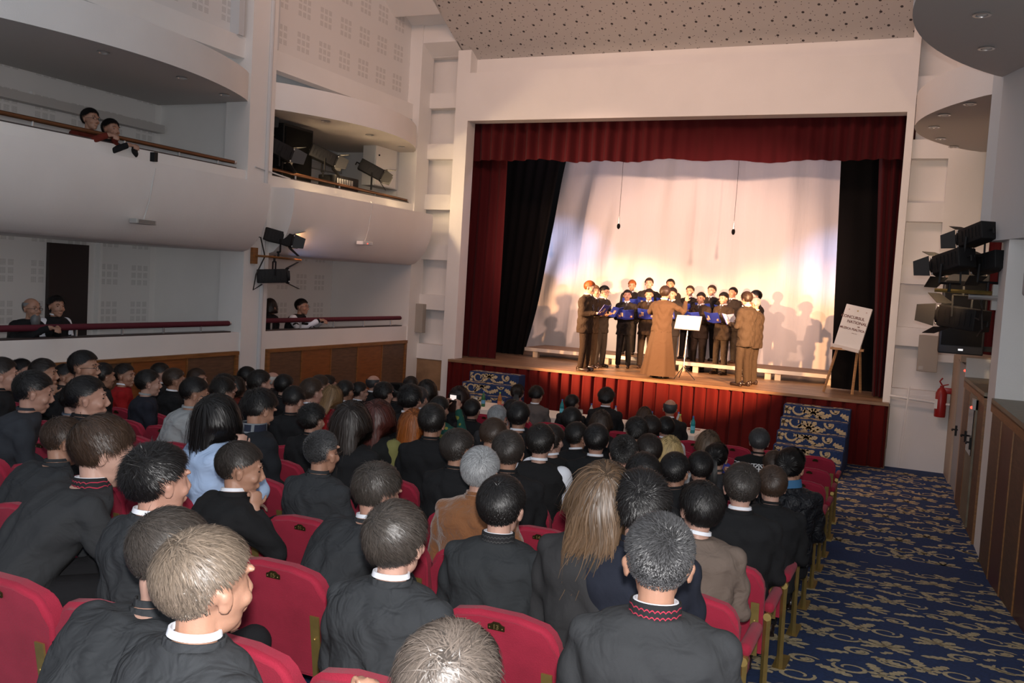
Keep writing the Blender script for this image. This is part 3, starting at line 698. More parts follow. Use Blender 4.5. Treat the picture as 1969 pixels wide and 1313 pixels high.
# ============================================================ jury tables
cloth_t=mat('table_cloth',(.72,.66,.60),.8,bump=.15,bscale=14)
def table(x0,x1,y0,y1,lab,round_=False):
    e=empty('jury_table',((x0+x1)/2,(y0+y1)/2,0)); w=(x1-x0)/2; d=(y1-y0)/2
    b=MB()
    if round_:
        b.lathe([(w+.04,.10),(w+.01,.5),(w,.745),(w-.01,.752),(0,.752)],seg=40)
    else:
        b.box(-w,w,-d,d,.735,.752,.003); 
        N=60; per=[]
        for i in range(N):
            t=i/N*4; s=int(t); f=t-s
            p=[(-w+2*w*f,-d),(w,-d+2*d*f),(w-2*w*f,d),(-w,d-2*d*f)][s]; per.append(p)
        b.loft([[(p[0]*(1+.02*math.sin(i*1.9)),p[1]*(1+.05*math.sin(i*2.3)),.12) for i,p in enumerate(per)],[(p[0],p[1],.742) for p in per]],cap=False)
    b.build('tablecloth',cloth_t,e,40)
    for sx in (-1,1):
        for sy in (-1,1):
            b=MB(); b.tube([(sx*(w-.1)*(.6 if round_ else 1),sy*(d-.08)*(.6 if round_ else 1),0),(sx*(w-.1)*(.6 if round_ else 1),sy*(d-.08)*(.6 if round_ else 1),.735)],.022,8); b.build('leg',blackm,e)
    tag(e,lab,'table','white covered jury tables')
table(-7.0,-6.1,13.1,14.0,'round white covered table beside the left stage steps',True)
table(-5.75,-4.35,13.15,13.95,'white covered jury table in front of the grey-suited juror')
table(-4.30,-2.90,13.10,13.90,'white covered jury table at the right end of the jury')
glassm=mat('glass_clear',(.9,.95,.95),.05,trans=.9); capb=mat('cap_blue',(.05,.10,.4),.5); capg=mat('cap_green',(.3,.6,.1),.5)
def bottle(x,y,kind,lab,first={}):
    col={'blue':(.02,.30,.36),'green':(.05,.20,.08),'clear':(.55,.58,.60),'juice':(.50,.22,.05)}[kind]
    m=mat('bottle_'+kind,col,.12,trans=.35); e=empty('bottle',(x,y,.752))
    b=MB(); b.lathe([(.030,0),(.034,.01),(.034,.13),(.030,.17),(.014,.215),(.012,.235)],seg=14); b.build('flask',m,e,50)
    b=MB(); b.lathe([(.014,.235),(.014,.255),(0,.256)],seg=10); b.build('cap',capb if kind!='juice' else capg,e,40)
    b=MB(); b.lathe([(.0346,.05),(.0346,.11)],seg=14); b.build('label_band',mat('band_'+kind,{'blue':(.1,.45,.6),'green':(.1,.3,.5),'clear':(.2,.3,.6),'juice':(.6,.2,.1)}[kind],.5),e,50)
    tag(e,lab,'bottle','bottles on the jury tables')
for x,y,kd,lab in ((-6.50,13.45,'green','green bottle on the round left table'),(-6.25,13.55,'juice','orange juice bottle on the round left table'),(-5.15,13.55,'blue','blue capped bottle right of the grey-suited juror'),(-4.98,13.5,'juice','orange bottle right of the grey-suited juror'),(-4.62,13.45,'clear','clear bottle left of the short black-haired juror'),(-4.24,13.5,'clear','clear bottle between the short juror and the tall juror'),(-3.62,13.35,'blue','blue water bottle right of the tall juror'),(-3.28,13.62,'clear','clear bottle left of the bald-crowned juror'),(-3.20,13.4,'juice','amber bottle left of the bald-crowned juror'),(-2.99,13.35,'blue','blue water bottle at the right end of the tables')): bottle(x,y,kd,lab)
def tumbler(x,y,lab):
    b=MB(); b.lathe([(.022,0),(.004,.01),(.004,.05),(.035,.08),(.042,.11),(.034,.15),(.032,.15),(.040,.11),(.0,.06)],seg=16); o=b.build('wine_glass',glassm,sm=50); o.location=(x,y,.752); tag(o,lab,'glass','glasses on the jury tables')
for x,y,lab in ((-6.62,13.4,'wine glass beside the green bottle on the round table'),(-4.78,13.4,'wine glass in front of the grey-suited juror'),(-4.48,13.35,'wine glass right of the short black-haired juror'),(-3.50,13.4,'wine glass right of the blue bottle'),(-3.05,13.6,'wine glass right of the bald-crowned juror')): tumbler(x,y,lab)
def sheet(x,y,a,lab,c=paper,w=.105,h=.148):
    b=MB(); b.box(-w,w,-h,h,0,.004); o=b.build('paper_sheet',c); o.location=(x,y,.753); o.rotation_euler=(0,0,a); tag(o,lab,'paper','papers on the jury tables')
for x,y,a,lab in ((-6.75,13.35,.2,'white sheet lying on the round table'),(-4.9,13.35,.1,'white sheet between the jurors in grey and black'),(-3.75,13.3,-.2,'white sheet left of the blue water bottle'),(-3.12,13.3,.3,'white sheet under the blue bottle at the right table end')): sheet(x,y,a,lab)
sheet(-3.05,13.72,.1,'red-brown folder at the right end of the jury tables',mat('folder_brown',(.25,.07,.04),.5),.09,.06)
def tinted(m, base=None):
    nt=m.node_tree; oi=nt.nodes.new('ShaderNodeObjectInfo'); nt.links.new(oi.outputs['Color'], nt.nodes['Principled BSDF'].inputs['Base Color']); return m
# ============================================================ people
def skin_mat(name, c):
    m=mat(name,c,.5,bump=.08,bscale=120,vary=.06,vscale=14); b=m.node_tree.nodes['Principled BSDF']
    b.inputs['Subsurface Weight'].default_value=.12; b.inputs['Subsurface Radius'].default_value=(.02,.008,.004); b.inputs['Subsurface Scale'].default_value=.5; return m
SKM=tinted(skin_mat('skin',(.46,.255,.19)))
SKIN=[(SKM,(.46,.255,.19)),(SKM,(.40,.215,.145)),(SKM,(.50,.30,.235))]
HC={'umber':(.042,.035,.030),'umberdark':(.026,.021,.018),'black':(.007,.006,.006),'brownblack':(.010,.008,.007),'darkbrown':(.015,.010,.008),'brown':(.038,.022,.014),'lightbrown':(.085,.052,.030),'ashbrown':(.075,.060,.050),'ash':(.13,.10,.075),'blonde':(.42,.30,.13),'blonde2':(.20,.12,.055),'ginger':(.26,.075,.015),'auburn':(.06,.014,.010),'auburndark':(.022,.008,.006),'grey':(.25,.26,.27),'dkgrey':(.040,.040,.042),'white':(.5,.48,.45)}
def hair_mat(k):
    nm='hair_strands'
    if nm not in MATS:
        m=mat(nm,(.05,.03,.02),.46,spec=.45); nt=m.node_tree; b=nt.nodes['Principled BSDF']
        at=nt.nodes.new('ShaderNodeAttribute'); at.attribute_name='tone'; oi=nt.nodes.new('ShaderNodeObjectInfo')
        def sc(f):
            v=nt.nodes.new('ShaderNodeVectorMath'); v.operation='SCALE'; nt.links.new(oi.outputs['Color'],v.inputs[0]); v.inputs['Scale'].default_value=f; return v.outputs[0]
        nt.links.new(mixcol(nt,at.outputs['Fac'],sc(.45),sc(1.9)),b.inputs['Base Color'])
        rg=nt.nodes.new('ShaderNodeMapRange'); rg.inputs[1].default_value=-.3; rg.inputs[2].default_value=0.; rg.inputs[3].default_value=1.; rg.inputs[4].default_value=.42; nt.links.new(at.outputs['Fac'],rg.inputs[0]); nt.links.new(rg.outputs[0],b.inputs['Roughness'])
    return (MATS[nm],HC[k])
def cloth(name,col,bump=.16,scale=9,rough=.9,sheen=0.,own=None):
    """woven cloth: fine weave plus soft folds"""
    if own is None:
        k='cloth_woven_%d_%d'%(bump*10,scale)
        if k not in MATS: tinted(cloth(k,col,bump,scale,rough,sheen,own=1))
        return (MATS[k],col)
    if name in MATS: return MATS[name]
    m=mat(name,col,rough,spec=.25,sheen=sheen); nt=m.node_tree; b=nt.nodes['Principled BSDF']
    tc=nt.nodes.new('ShaderNodeTexCoord'); n=nt.nodes.new('ShaderNodeTexNoise'); n.inputs['Scale'].default_value=scale; n.inputs['Detail'].default_value=2; n.inputs['Distortion'].default_value=1.4
    n2=nt.nodes.new('ShaderNodeTexNoise'); n2.inputs['Scale'].default_value=420; nt.links.new(tc.outputs['Object'],n.inputs[0]); nt.links.new(tc.outputs['Object'],n2.inputs[0])
    a=nt.nodes.new('ShaderNodeBump'); a.inputs['Strength'].default_value=bump; a.inputs['Distance'].default_value=.035; nt.links.new(n.outputs[0],a.inputs['Height'])
    c=nt.nodes.new('ShaderNodeBump'); c.inputs['Strength'].default_value=.35; c.inputs['Distance'].default_value=.002; nt.links.new(n2.outputs[0],c.inputs['Height']); nt.links.new(a.outputs[0],c.inputs['Normal'])
    nt.links.new(c.outputs[0],b.inputs['Normal']); return m
def patterned(name,kind,c1,c2):
    if name in MATS: return MATS[name]
    m=cloth(name,c1,own=1); nt=m.node_tree; b=nt.nodes['Principled BSDF']; tc=nt.nodes.new('ShaderNodeTexCoord'); sp=nt.nodes.new('ShaderNodeSeparateXYZ'); nt.links.new(tc.outputs['Object'],sp.inputs[0])
    if kind=='plaid':
        f=None
        for ax in ('X','Z'):
            g=math_node(nt,'LESS_THAN',math_node(nt,'FRACT',math_node(nt,'MULTIPLY',math_node(nt,'ADD',sp.outputs[ax],10),16.)),.22); f=g if f is None else math_node(nt,'MAXIMUM',f,g)
    elif kind=='floral':
        v=nt.nodes.new('ShaderNodeTexVoronoi'); v.inputs['Scale'].default_value=16; nt.links.new(tc.outputs['Object'],v.inputs['Vector']); f=math_node(nt,'LESS_THAN',v.outputs['Distance'],.36)
    elif kind=='knit':
        # snowflake band between two heights
        zz=sp.outputs['Z']; band=math_node(nt,'MULTIPLY',math_node(nt,'GREATER_THAN',zz,.80),math_node(nt,'LESS_THAN',zz,1.0))
        fx=math_node(nt,'ABSOLUTE',math_node(nt,'SUBTRACT',math_node(nt,'FRACT',math_node(nt,'MULTIPLY',math_node(nt,'ADD',sp.outputs['X'],10),10.)),.5))
        fz=math_node(nt,'ABSOLUTE',math_node(nt,'SUBTRACT',math_node(nt,'FRACT',math_node(nt,'MULTIPLY',math_node(nt,'ADD',zz,10),10.)),.5))
        d=math_node(nt,'ABSOLUTE',math_node(nt,'SUBTRACT',fx,fz)); s1=math_node(nt,'LESS_THAN',d,.09); s2=math_node(nt,'LESS_THAN',math_node(nt,'MINIMUM',fx,fz),.06); s3=math_node(nt,'GREATER_THAN',math_node(nt,'MAXIMUM',fx,fz),.43)
        f=math_node(nt,'MULTIPLY',band,math_node(nt,'MAXIMUM',math_node(nt,'MAXIMUM',s1,s2),math_node(nt,'MULTIPLY',s3,math_node(nt,'LESS_THAN',math_node(nt,'MINIMUM',fx,fz),.3))))
    elif kind=='embroid':
        zz=sp.outputs['Z']; f=None
        for off in (.012,.030):
            wv=math_node(nt,'MULTIPLY',math_node(nt,'ABSOLUTE',math_node(nt,'SINE',math_node(nt,'MULTIPLY',sp.outputs['X'],210.))),.006)
            g=math_node(nt,'LESS_THAN',math_node(nt,'ABSOLUTE',math_node(nt,'SUBTRACT',math_node(nt,'SUBTRACT',zz,wv),off)),.0018); f=g if f is None else math_node(nt,'MAXIMUM',f,g)
    nt.links.new(mixcol(nt,f,c1,c2),b.inputs['Base Color']); return m
BK=(.012,.013,.015)
CL={'black':lambda:cloth('cloth_black',(.011,.0115,.013)),'charcoal':lambda:cloth('cloth_charcoal',(.031,.034,.038),.6),'navy':lambda:cloth('cloth_navy',(.014,.017,.028)),
'cassock':lambda:cloth('cloth_cassock',(.026,.029,.032),.4),'cassock_red':lambda:cloth('cloth_cassock_b',(.031,.033,.036),.4),'suede':lambda:cloth('cloth_suede',(.21,.085,.032),.35,20,.8,.4),
'grey':lambda:cloth('cloth_grey',(.03,.03,.032)),'taupe':lambda:cloth('cloth_taupe',(.15,.115,.095),.4),'puffer':lambda:cloth('cloth_puffer',(.009,.010,.013),1.,14,.45),'greydark':lambda:cloth('cloth_greydark',(.035,.035,.038)),
'sweater':lambda:patterned('cloth_snow','knit',(.010,.010,.010),(.65,.65,.65)),'blue':lambda:cloth('cloth_blue',(.04,.05,.25)),'white':lambda:cloth('cloth_white',(.5,.5,.5)),'vest':lambda:cloth('cloth_vest',(.012,.012,.013)),
'teal':lambda:patterned('cloth_teal','floral',(.01,.05,.04),(.16,.17,.05)),'floral':lambda:patterned('cloth_floral','floral',(.015,.08,.06),(.25,.24,.05)),'blackolive':lambda:cloth('cloth_blackolive',(.011,.012,.012)),
'plaid':lambda:cloth('cloth_plaidcoat',(.014,.016,.020)),'lightblue':lambda:cloth('cloth_lightblue',(.42,.56,.80),.5,7,.85,0),'lightgrey':lambda:cloth('cloth_lightgrey',(.33,.35,.36),.5,9,.9),'greymix':lambda:cloth('cloth_greymix',(.07,.07,.07)),
'rust':lambda:cloth('cloth_rust',(.13,.02,.012)),'whitevest':lambda:cloth('cloth_whitevest',(.35,.36,.37)),'navygrey':lambda:cloth('cloth_navygrey',(.016,.018,.028)),'redsweater':lambda:cloth('cloth_red',(.30,.010,.012)),
'plaidblue':lambda:patterned('cloth_plaidblue','plaid',(.03,.04,.07),(.10,.12,.15)),'darkgrey':lambda:cloth('cloth_darkgrey',(.030,.034,.042)),'redfloral':lambda:patterned('cloth_redfloral','floral',(.22,.01,.015),(.55,.06,.09)),
'pink':lambda:cloth('cloth_pink',(.35,.09,.12)),'greysuit':lambda:cloth('cloth_greysuit',(.11,.095,.09))}
TROUS=cloth('cloth_trousers',(.012,.012,.014)); JEANS=cloth('cloth_jeans',(.035,.060,.12))
SUIT=cloth('suit_brownblack',(.024,.016,.011),.5); SUIT2=cloth('suit_black',(.014,.012,.012),.5); SUIT3=cloth('suit_taupe',(.042,.030,.020),.5); ROBE=cloth('robe_brown',(.065,.040,.024),.6,5); SHOE=mat('shoe_leather',(.02,.012,.010),.25); EYE=mat('eye_dark',(.02,.012,.01),.2); FOLDER=mat('folder_blue',(.015,.035,.30),.45); TIE=mat('tie_dark',(.012,.014,.035),.5)
LENSF=mat('spectacle_frame',(.01,.01,.01),.3)

def ring(c,rx,ry,n=20,tilt=0.,sq=1.):
    o=[]
    for k in range(n):
        t=2*math.pi*k/n; x=math.cos(t); y=math.sin(t)
        x=math.copysign(abs(x)**sq,x); y=math.copysign(abs(y)**sq,y)
        p=Vector((rx*x,ry*y,0)); p=Matrix.Rotation(tilt,3,'X')@p; o.append(Vector(c)+p)
    return o
def head_parts(b, M):
    """M places the head-local frame; face looks +Y"""
    R3=M.to_3x3()
    def E(c,r,rot=None): b.ellip(M@Vector(c),r,R3@(rot if rot is not None else Matrix.Identity(3)),18,12)
    E((0,-.014,.030),(.077,.097,.087)); E((0,.028,-.020),(.064,.068,.078)); E((0,.030,-.066),(.053,.055,.048)); E((0,.062,-.096),(.026,.026,.022))
    b.tube([M@Vector((0,.088,.018)),M@Vector((0,.103,-.012)),M@Vector((0,.112,-.034))],[.009,.011,.016],8)
    for s in (-1,1):
        E((s*.011,.100,-.038),(.009,.010,.008)); E((s*.030,.085,.030),(.022,.010,.009)); E((s*.042,.062,-.03),(.022,.022,.022))
        E((s*.079,-.008,-.014),(.008,.018,.029),Matrix.Rotation(s*-.35,3,'Z')@Matrix.Rotation(-.15,3,'X')); E((s*.084,-.016,-.002),(.007,.013,.015),Matrix.Rotation(s*-.5,3,'Z'))
    E((0,.090,-.064),(.024,.011,.007)); E((0,.088,-.073),(.020,.011,.007))
def hand_parts(b, wrist, d, nrm, curl=.35, thumb=1, spread=.05, r=.0085):
    """palm leaves the wrist along d; nrm is the palm normal; five separate fingers"""
    wrist=Vector(wrist); d=Vector(d).normalized(); nrm=(Vector(nrm)-Vector(nrm).dot(d)*d).normalized(); s=d.cross(nrm).normalized()
    M=Matrix((s,d,nrm)).transposed()
    b.ellip(wrist+d*.045,(.040,.052,.016),M,14,9); b.tube([wrist-d*.03,wrist+d*.02],[.026,.028],10)
    for i,(o,l) in enumerate(((-.030,.060),(-.010,.072),(.010,.078),(.029,.070))):
        p=wrist+d*.080+s*o; q=[p-d*.02,p]; a=0; dd=d.copy()+s*(o*2.0*spread/.05*.3); dd.normalize()
        for seg,f in ((.42,curl),(.32,curl*1.3),(.26,curl*1.1)):
            a+=f; v=dd*math.cos(a)+nrm*math.sin(a); p=p+v*l*seg; q.append(p)
        b.tube(q,[r*1.05,r,r*.95,r*.9,r*.72],7)
    p=wrist+d*.025-s*thumb*-.030; t0=(d*.55+s*thumb*.85+nrm*.25).normalized(); t1=(d*.9+s*thumb*.35+nrm*.35).normalized()
    b.tube([wrist+d*.015+s*thumb*.015,p+t0*.025,p+t0*.048,p+t0*.048+t1*.028],[r*1.5,r*1.35,r*1.15,r*.8],7)
def remesh(me, vox, it=3, dec=None, fac=.5):
    o=bpy.data.objects.new('tmp',me); COL.objects.link(o)
    m=o.modifiers.new('r','REMESH'); m.mode='VOXEL'; m.voxel_size=vox; m.use_smooth_shade=True
    s=o.modifiers.new('s','SMOOTH'); s.iterations=it; s.factor=fac
    if dec: q=o.modifiers.new('d','DECIMATE'); q.ratio=dec
    dg=bpy.context.evaluated_depsgraph_get(); r=bpy.data.meshes.new_from_object(o.evaluated_get(dg))
    bpy.data.objects.remove(o); bpy.data.meshes.remove(me); smooth(r); return r
def limb(b, pts, rs, seg=12):
    b.tube(pts, rs, seg)
    for p,r in zip(pts,rs): b.ellip(p,(r,r,r),None,12,8)
# ---- figure description
class Fig: pass
def figure(kind, lean=.03, pitch=0., hyaw=0., arms='lap', sit=True, roll=0., tuck=False):
    F=Fig(); hipz=.50 if sit else .93
    if sit: tz=[.42,.50,.60,.72,.84,.94,1.00,1.045,1.075,1.10]
    else: tz=[.86,.93,1.02,1.12,1.24,1.35,1.41,1.452,1.485,1.51]
    rx=[.165,.178,.165,.160,.175,.195,.195,.130,.068,.062]; ry=[.13,.135,.12,.115,.120,.120,.105,.080,.066,.060]
    nz=tz[-1]; z0=tz[0]
    def cy(z):
        t=max(0,(z-z0)/(nz-z0)); return lean*(t**1.15)
    drop=(lean**2)*1.3 if lean>.1 else 0
    def cz(z): t=max(0,(z-z0)/(nz-z0)); return z-drop*t
    F.rings=[((0,cy(z)-.02*(1 if i<7 else 0),cz(z)),a,bb) for i,(z,a,bb) in enumerate(zip(tz,rx,ry))]
    tilt=-math.atan2(lean,nz-z0)*.8
    F.tilt=tilt
    nb=Vector((0,cy(nz)-.012,cz(nz)))
    HS=1.15 if sit else 1.05
    hc=nb+Vector((0,.030+abs(pitch)*.05,.103 if sit else .112))
    F.M=Matrix.Translation(hc)@Matrix.Rotation(hyaw,4,'Z')@Matrix.Rotation(roll,4,'Y')@Matrix.Rotation(pitch,4,'X')@Matrix.Diagonal((HS,HS,HS,1))
    F.HS=HS; F.hc=hc; F.nb=nb; F.sit=sit
    zs=tz[6]-.005; sh=[Vector((s*.178,cy(zs)-.015,cz(zs)-.018)) for s in (-1,1)]
    k=arms
    A=[]
    for s,S in zip((-1,1),sh):
        if k=='lap': e=S+Vector((s*.055,.03,-.27)); wv=Vector((s*.10,.30+S.y*.6,.56)); hd=((-s*.35,1,-.25),(0,0,-1))
        elif k=='knees': e=Vector((s*.25,S.y+.12,cz(.66)-.02)); wv=Vector((s*.06,.52,.64)); hd=((-s*.6,.7,-.2),(0,-.2,-1))
        elif k=='sing': e=S+Vector((s*.045,.03,-.27)); wv=Vector((s*.13,.27,1.14)); hd=((-s*.15,.9,.25),(0,0,1))
        elif k=='cheek':
            if s>0: e=S+Vector((.05,.20,-.20)); wv=F.M@Vector((.10,.085,-.155)); hd=((-.1,.15,1),(-1,-.2,0))
            else: e=S+Vector((-.05,.06,-.27)); wv=Vector((-.05,.32,.62)); hd=((.5,1,0),(0,0,-1))
        elif k=='camera': e=S+Vector((s*.10,.16,-.12)); wv=F.M@Vector((s*.075,.21,.0)); hd=((-s*.1,.25,1),(-s,.1,0))
        elif k=='phoneear':
            if s>0: e=S+Vector((.10,.12,-.20)); wv=F.M@Vector((.10,.03,-.115)); hd=((.0,.0,1),(-1,.0,0))
            else: e=S+Vector((-.05,.03,-.27)); wv=Vector((-.08,.34,.58)); hd=((.4,1,0),(0,0,-1))
        elif k=='fist':
            if s>0: e=S+Vector((.12,.10,-.22)); wv=S+Vector((.13,.30,-.10)); hd=((-.2,.4,1),(-.9,.3,0))
            else: e=S+Vector((-.05,.03,-.27)); wv=Vector((-.08,.34,.58)); hd=((.4,1,0),(0,0,-1))
        elif k=='conduct':
            if s>0: e=S+Vector((.17,.14,-.10)); wv=S+Vector((.14,.30,.10)); hd=((0,.4,1),(-.6,.5,0))
            else: e=S+Vector((-.17,.14,-.14)); wv=S+Vector((-.08,.34,-.20)); hd=((.4,1,.1),(0,0,-1))
        elif k=='rail': e=S+Vector((s*.12,.16,-.16)); wv=Vector((s*.05-.02,.62,.93)); hd=((-s*.6,.8,-.1),(0,0,-1))
        A.append((S,e,wv,hd,s))
    F.A=A; F.kind=k
    if tuck: F.legs=[[Vector((s*.09,.0,.50)),Vector((s*.10,.06,.46)),Vector((s*.10,.05,.10))] for s in (-1,1)]
    elif sit: F.legs=[[Vector((s*.09,.0,.50)),Vector((s*.13,.42,.50)),Vector((s*.12,.44,.10))] for s in (-1,1)]
    else: F.legs=[[Vector((s*.085,.0,.90)),Vector((s*.10,.02,.49)),Vector((s*.115,-.01,.09))] for s in (-1,1)]
    return F
def body_mesh(F,name):
    b=MB(); b.loft([ring(c,a*(.86 if i<7 else .55),bb*(.82 if i<7 else .6),16,F.tilt) for i,(c,a,bb) in enumerate(F.rings)])
    b.tube([F.nb-Vector((0,0.005,.05)),F.nb+Vector((0,.005,.0)),F.M@Vector((0,-.022,-.06)),F.M@Vector((0,-.018,-.02))],[.058,.053,.052,.055],14)
    head_parts(b,F.M)
    for S,e,wv,hd,s in F.A:
        limb(b,[S,S.lerp(e,.5),e,e.lerp(wv,.5),wv],[.048,.042,.036,.033,.024])
        cu={'sing':.75,'camera':.7,'cheek':1.15,'fist':1.2,'phoneear':.7,'conduct':.3}.get(F.kind,.45)
        if F.kind in('cheek','fist','phoneear') and s<0: cu=.4
        hand_parts(b,wv,hd[0],hd[1],cu,-s if F.kind in('sing',) else (s if F.kind in ('lap','knees','rail') else -s))
    for L in F.legs: limb(b,[L[0],L[1],L[2]],[.075,.05,.036])
    me=remesh(b.mesh('t'),.0072,2,fac=.4); me.name=name; return me
def jacket_mesh(F,name,long=False):
    b=MB(); R_=F.rings
    rg=[ring(c,a*1.10+.012,bb*1.08+.014,20,F.tilt*.6,.88) for c,a,bb in R_[1:-2]]
    c,a,bb=R_[-3]; 
    rg.append(ring(F.nb+Vector((0,-.004,-.028)),.092,.082,20)); 
    if not F.sit: 
        c0=R_[0][0]; rg.insert(0,ring((0,c0[1],.74 if not long else .9),.205,.145,20,0,.88)); rg[1]=ring(R_[0][0],.195,.145,20,0,.88)
    b.loft(rg)
    for S,e,wv,hd,s in F.A:
        cut=wv-(wv-e).normalized()*.018
        limb(b,[S,S.lerp(e,.5),e,e.lerp(cut,.5)],[.072,.066,.058,.052]); b.tube([e,e.lerp(cut,.5),cut],[.058,.050,.040],14)
        b.ellip(S+Vector((-s*.02,0,.000)),(.085,.075,.062),None,14,9)
    me=remesh(b.mesh('t'),.0105,5); me.name=name
    # loose folds
    for v in me.vertices:
        c=v.co; n=v.normal
        f=.006*math.sin(c.z*38+c.x*22+math.sin(c.x*31)*1.5)+.004*math.sin(c.x*47-c.z*29+c.y*20)
        v.co=c+n*f*(.5 if c.z>F.nb.z-.12 else 1.0)
    return me
def collar_mesh(F,h=.018,r=.068,name='shirt_collar',dz=-.012):
    b=MB(); c=F.nb+Vector((0,-.002,dz)); n=24; L=[]
    ax=(F.M@Vector((0,-.02,-.06))-F.nb).normalized(); q=Vector((0,0,1)).rotation_difference(ax).to_matrix()
    q=Matrix.Identity(3).lerp(q,.5)
    for rr,z in ((r,0),(r-.003,h),(r-.009,h),(r-.008,0)): L.append([c+q@Vector((rr*math.cos(2*math.pi*k/n)*1.0,rr*math.sin(2*math.pi*k/n)*1.0,z)) for k in range(n)])
    for i in range(4):
        for k in range(n): b.bm.faces.new([b.bm.verts.new(p) for p in (L[i][k],L[i][(k+1)%n],L[(i+1)%4][(k+1)%n],L[(i+1)%4][k])])
    bmesh.ops.remove_doubles(b.bm,verts=b.bm.verts[:],dist=1e-5); me=b.mesh(name,40)
    for v in me.vertices: v.co-=c
    return me,c
def trouser_mesh(F,name):
    b=MB()
    if F.sit:
        b.loft([ring((0,-.02,.40),.17,.13,16),ring((0,-.02,.52),.185,.15,16),ring((0,-.0,.60),.15,.12,16)])
        for L in F.legs: limb(b,[L[0],L[1],L[2]],[.095,.078,.058])
    else:
        b.loft([ring((0,-.01,.80),.17,.125,16),ring((0,-.01,.98),.175,.13,16)])
        for L in F.legs: limb(b,[L[0],L[1],L[2]],[.098,.074,.060])
    me=remesh(b.mesh('t'),.013,4); me.name=name; return me
def shoe_mesh():
    b=MB(); b.ellip((0,.06,.035),(.045,.135,.04),None,16,8); b.ellip((0,-.03,.05),(.04,.06,.055),None,14,8); b.box(-.035,.035,-.08,.17,0,.018,.006)
    me=remesh(b.mesh('t'),.008,2); me.name='shoe'
    for v in me.vertices: v.co.z=max(v.co.z,0)
    return me
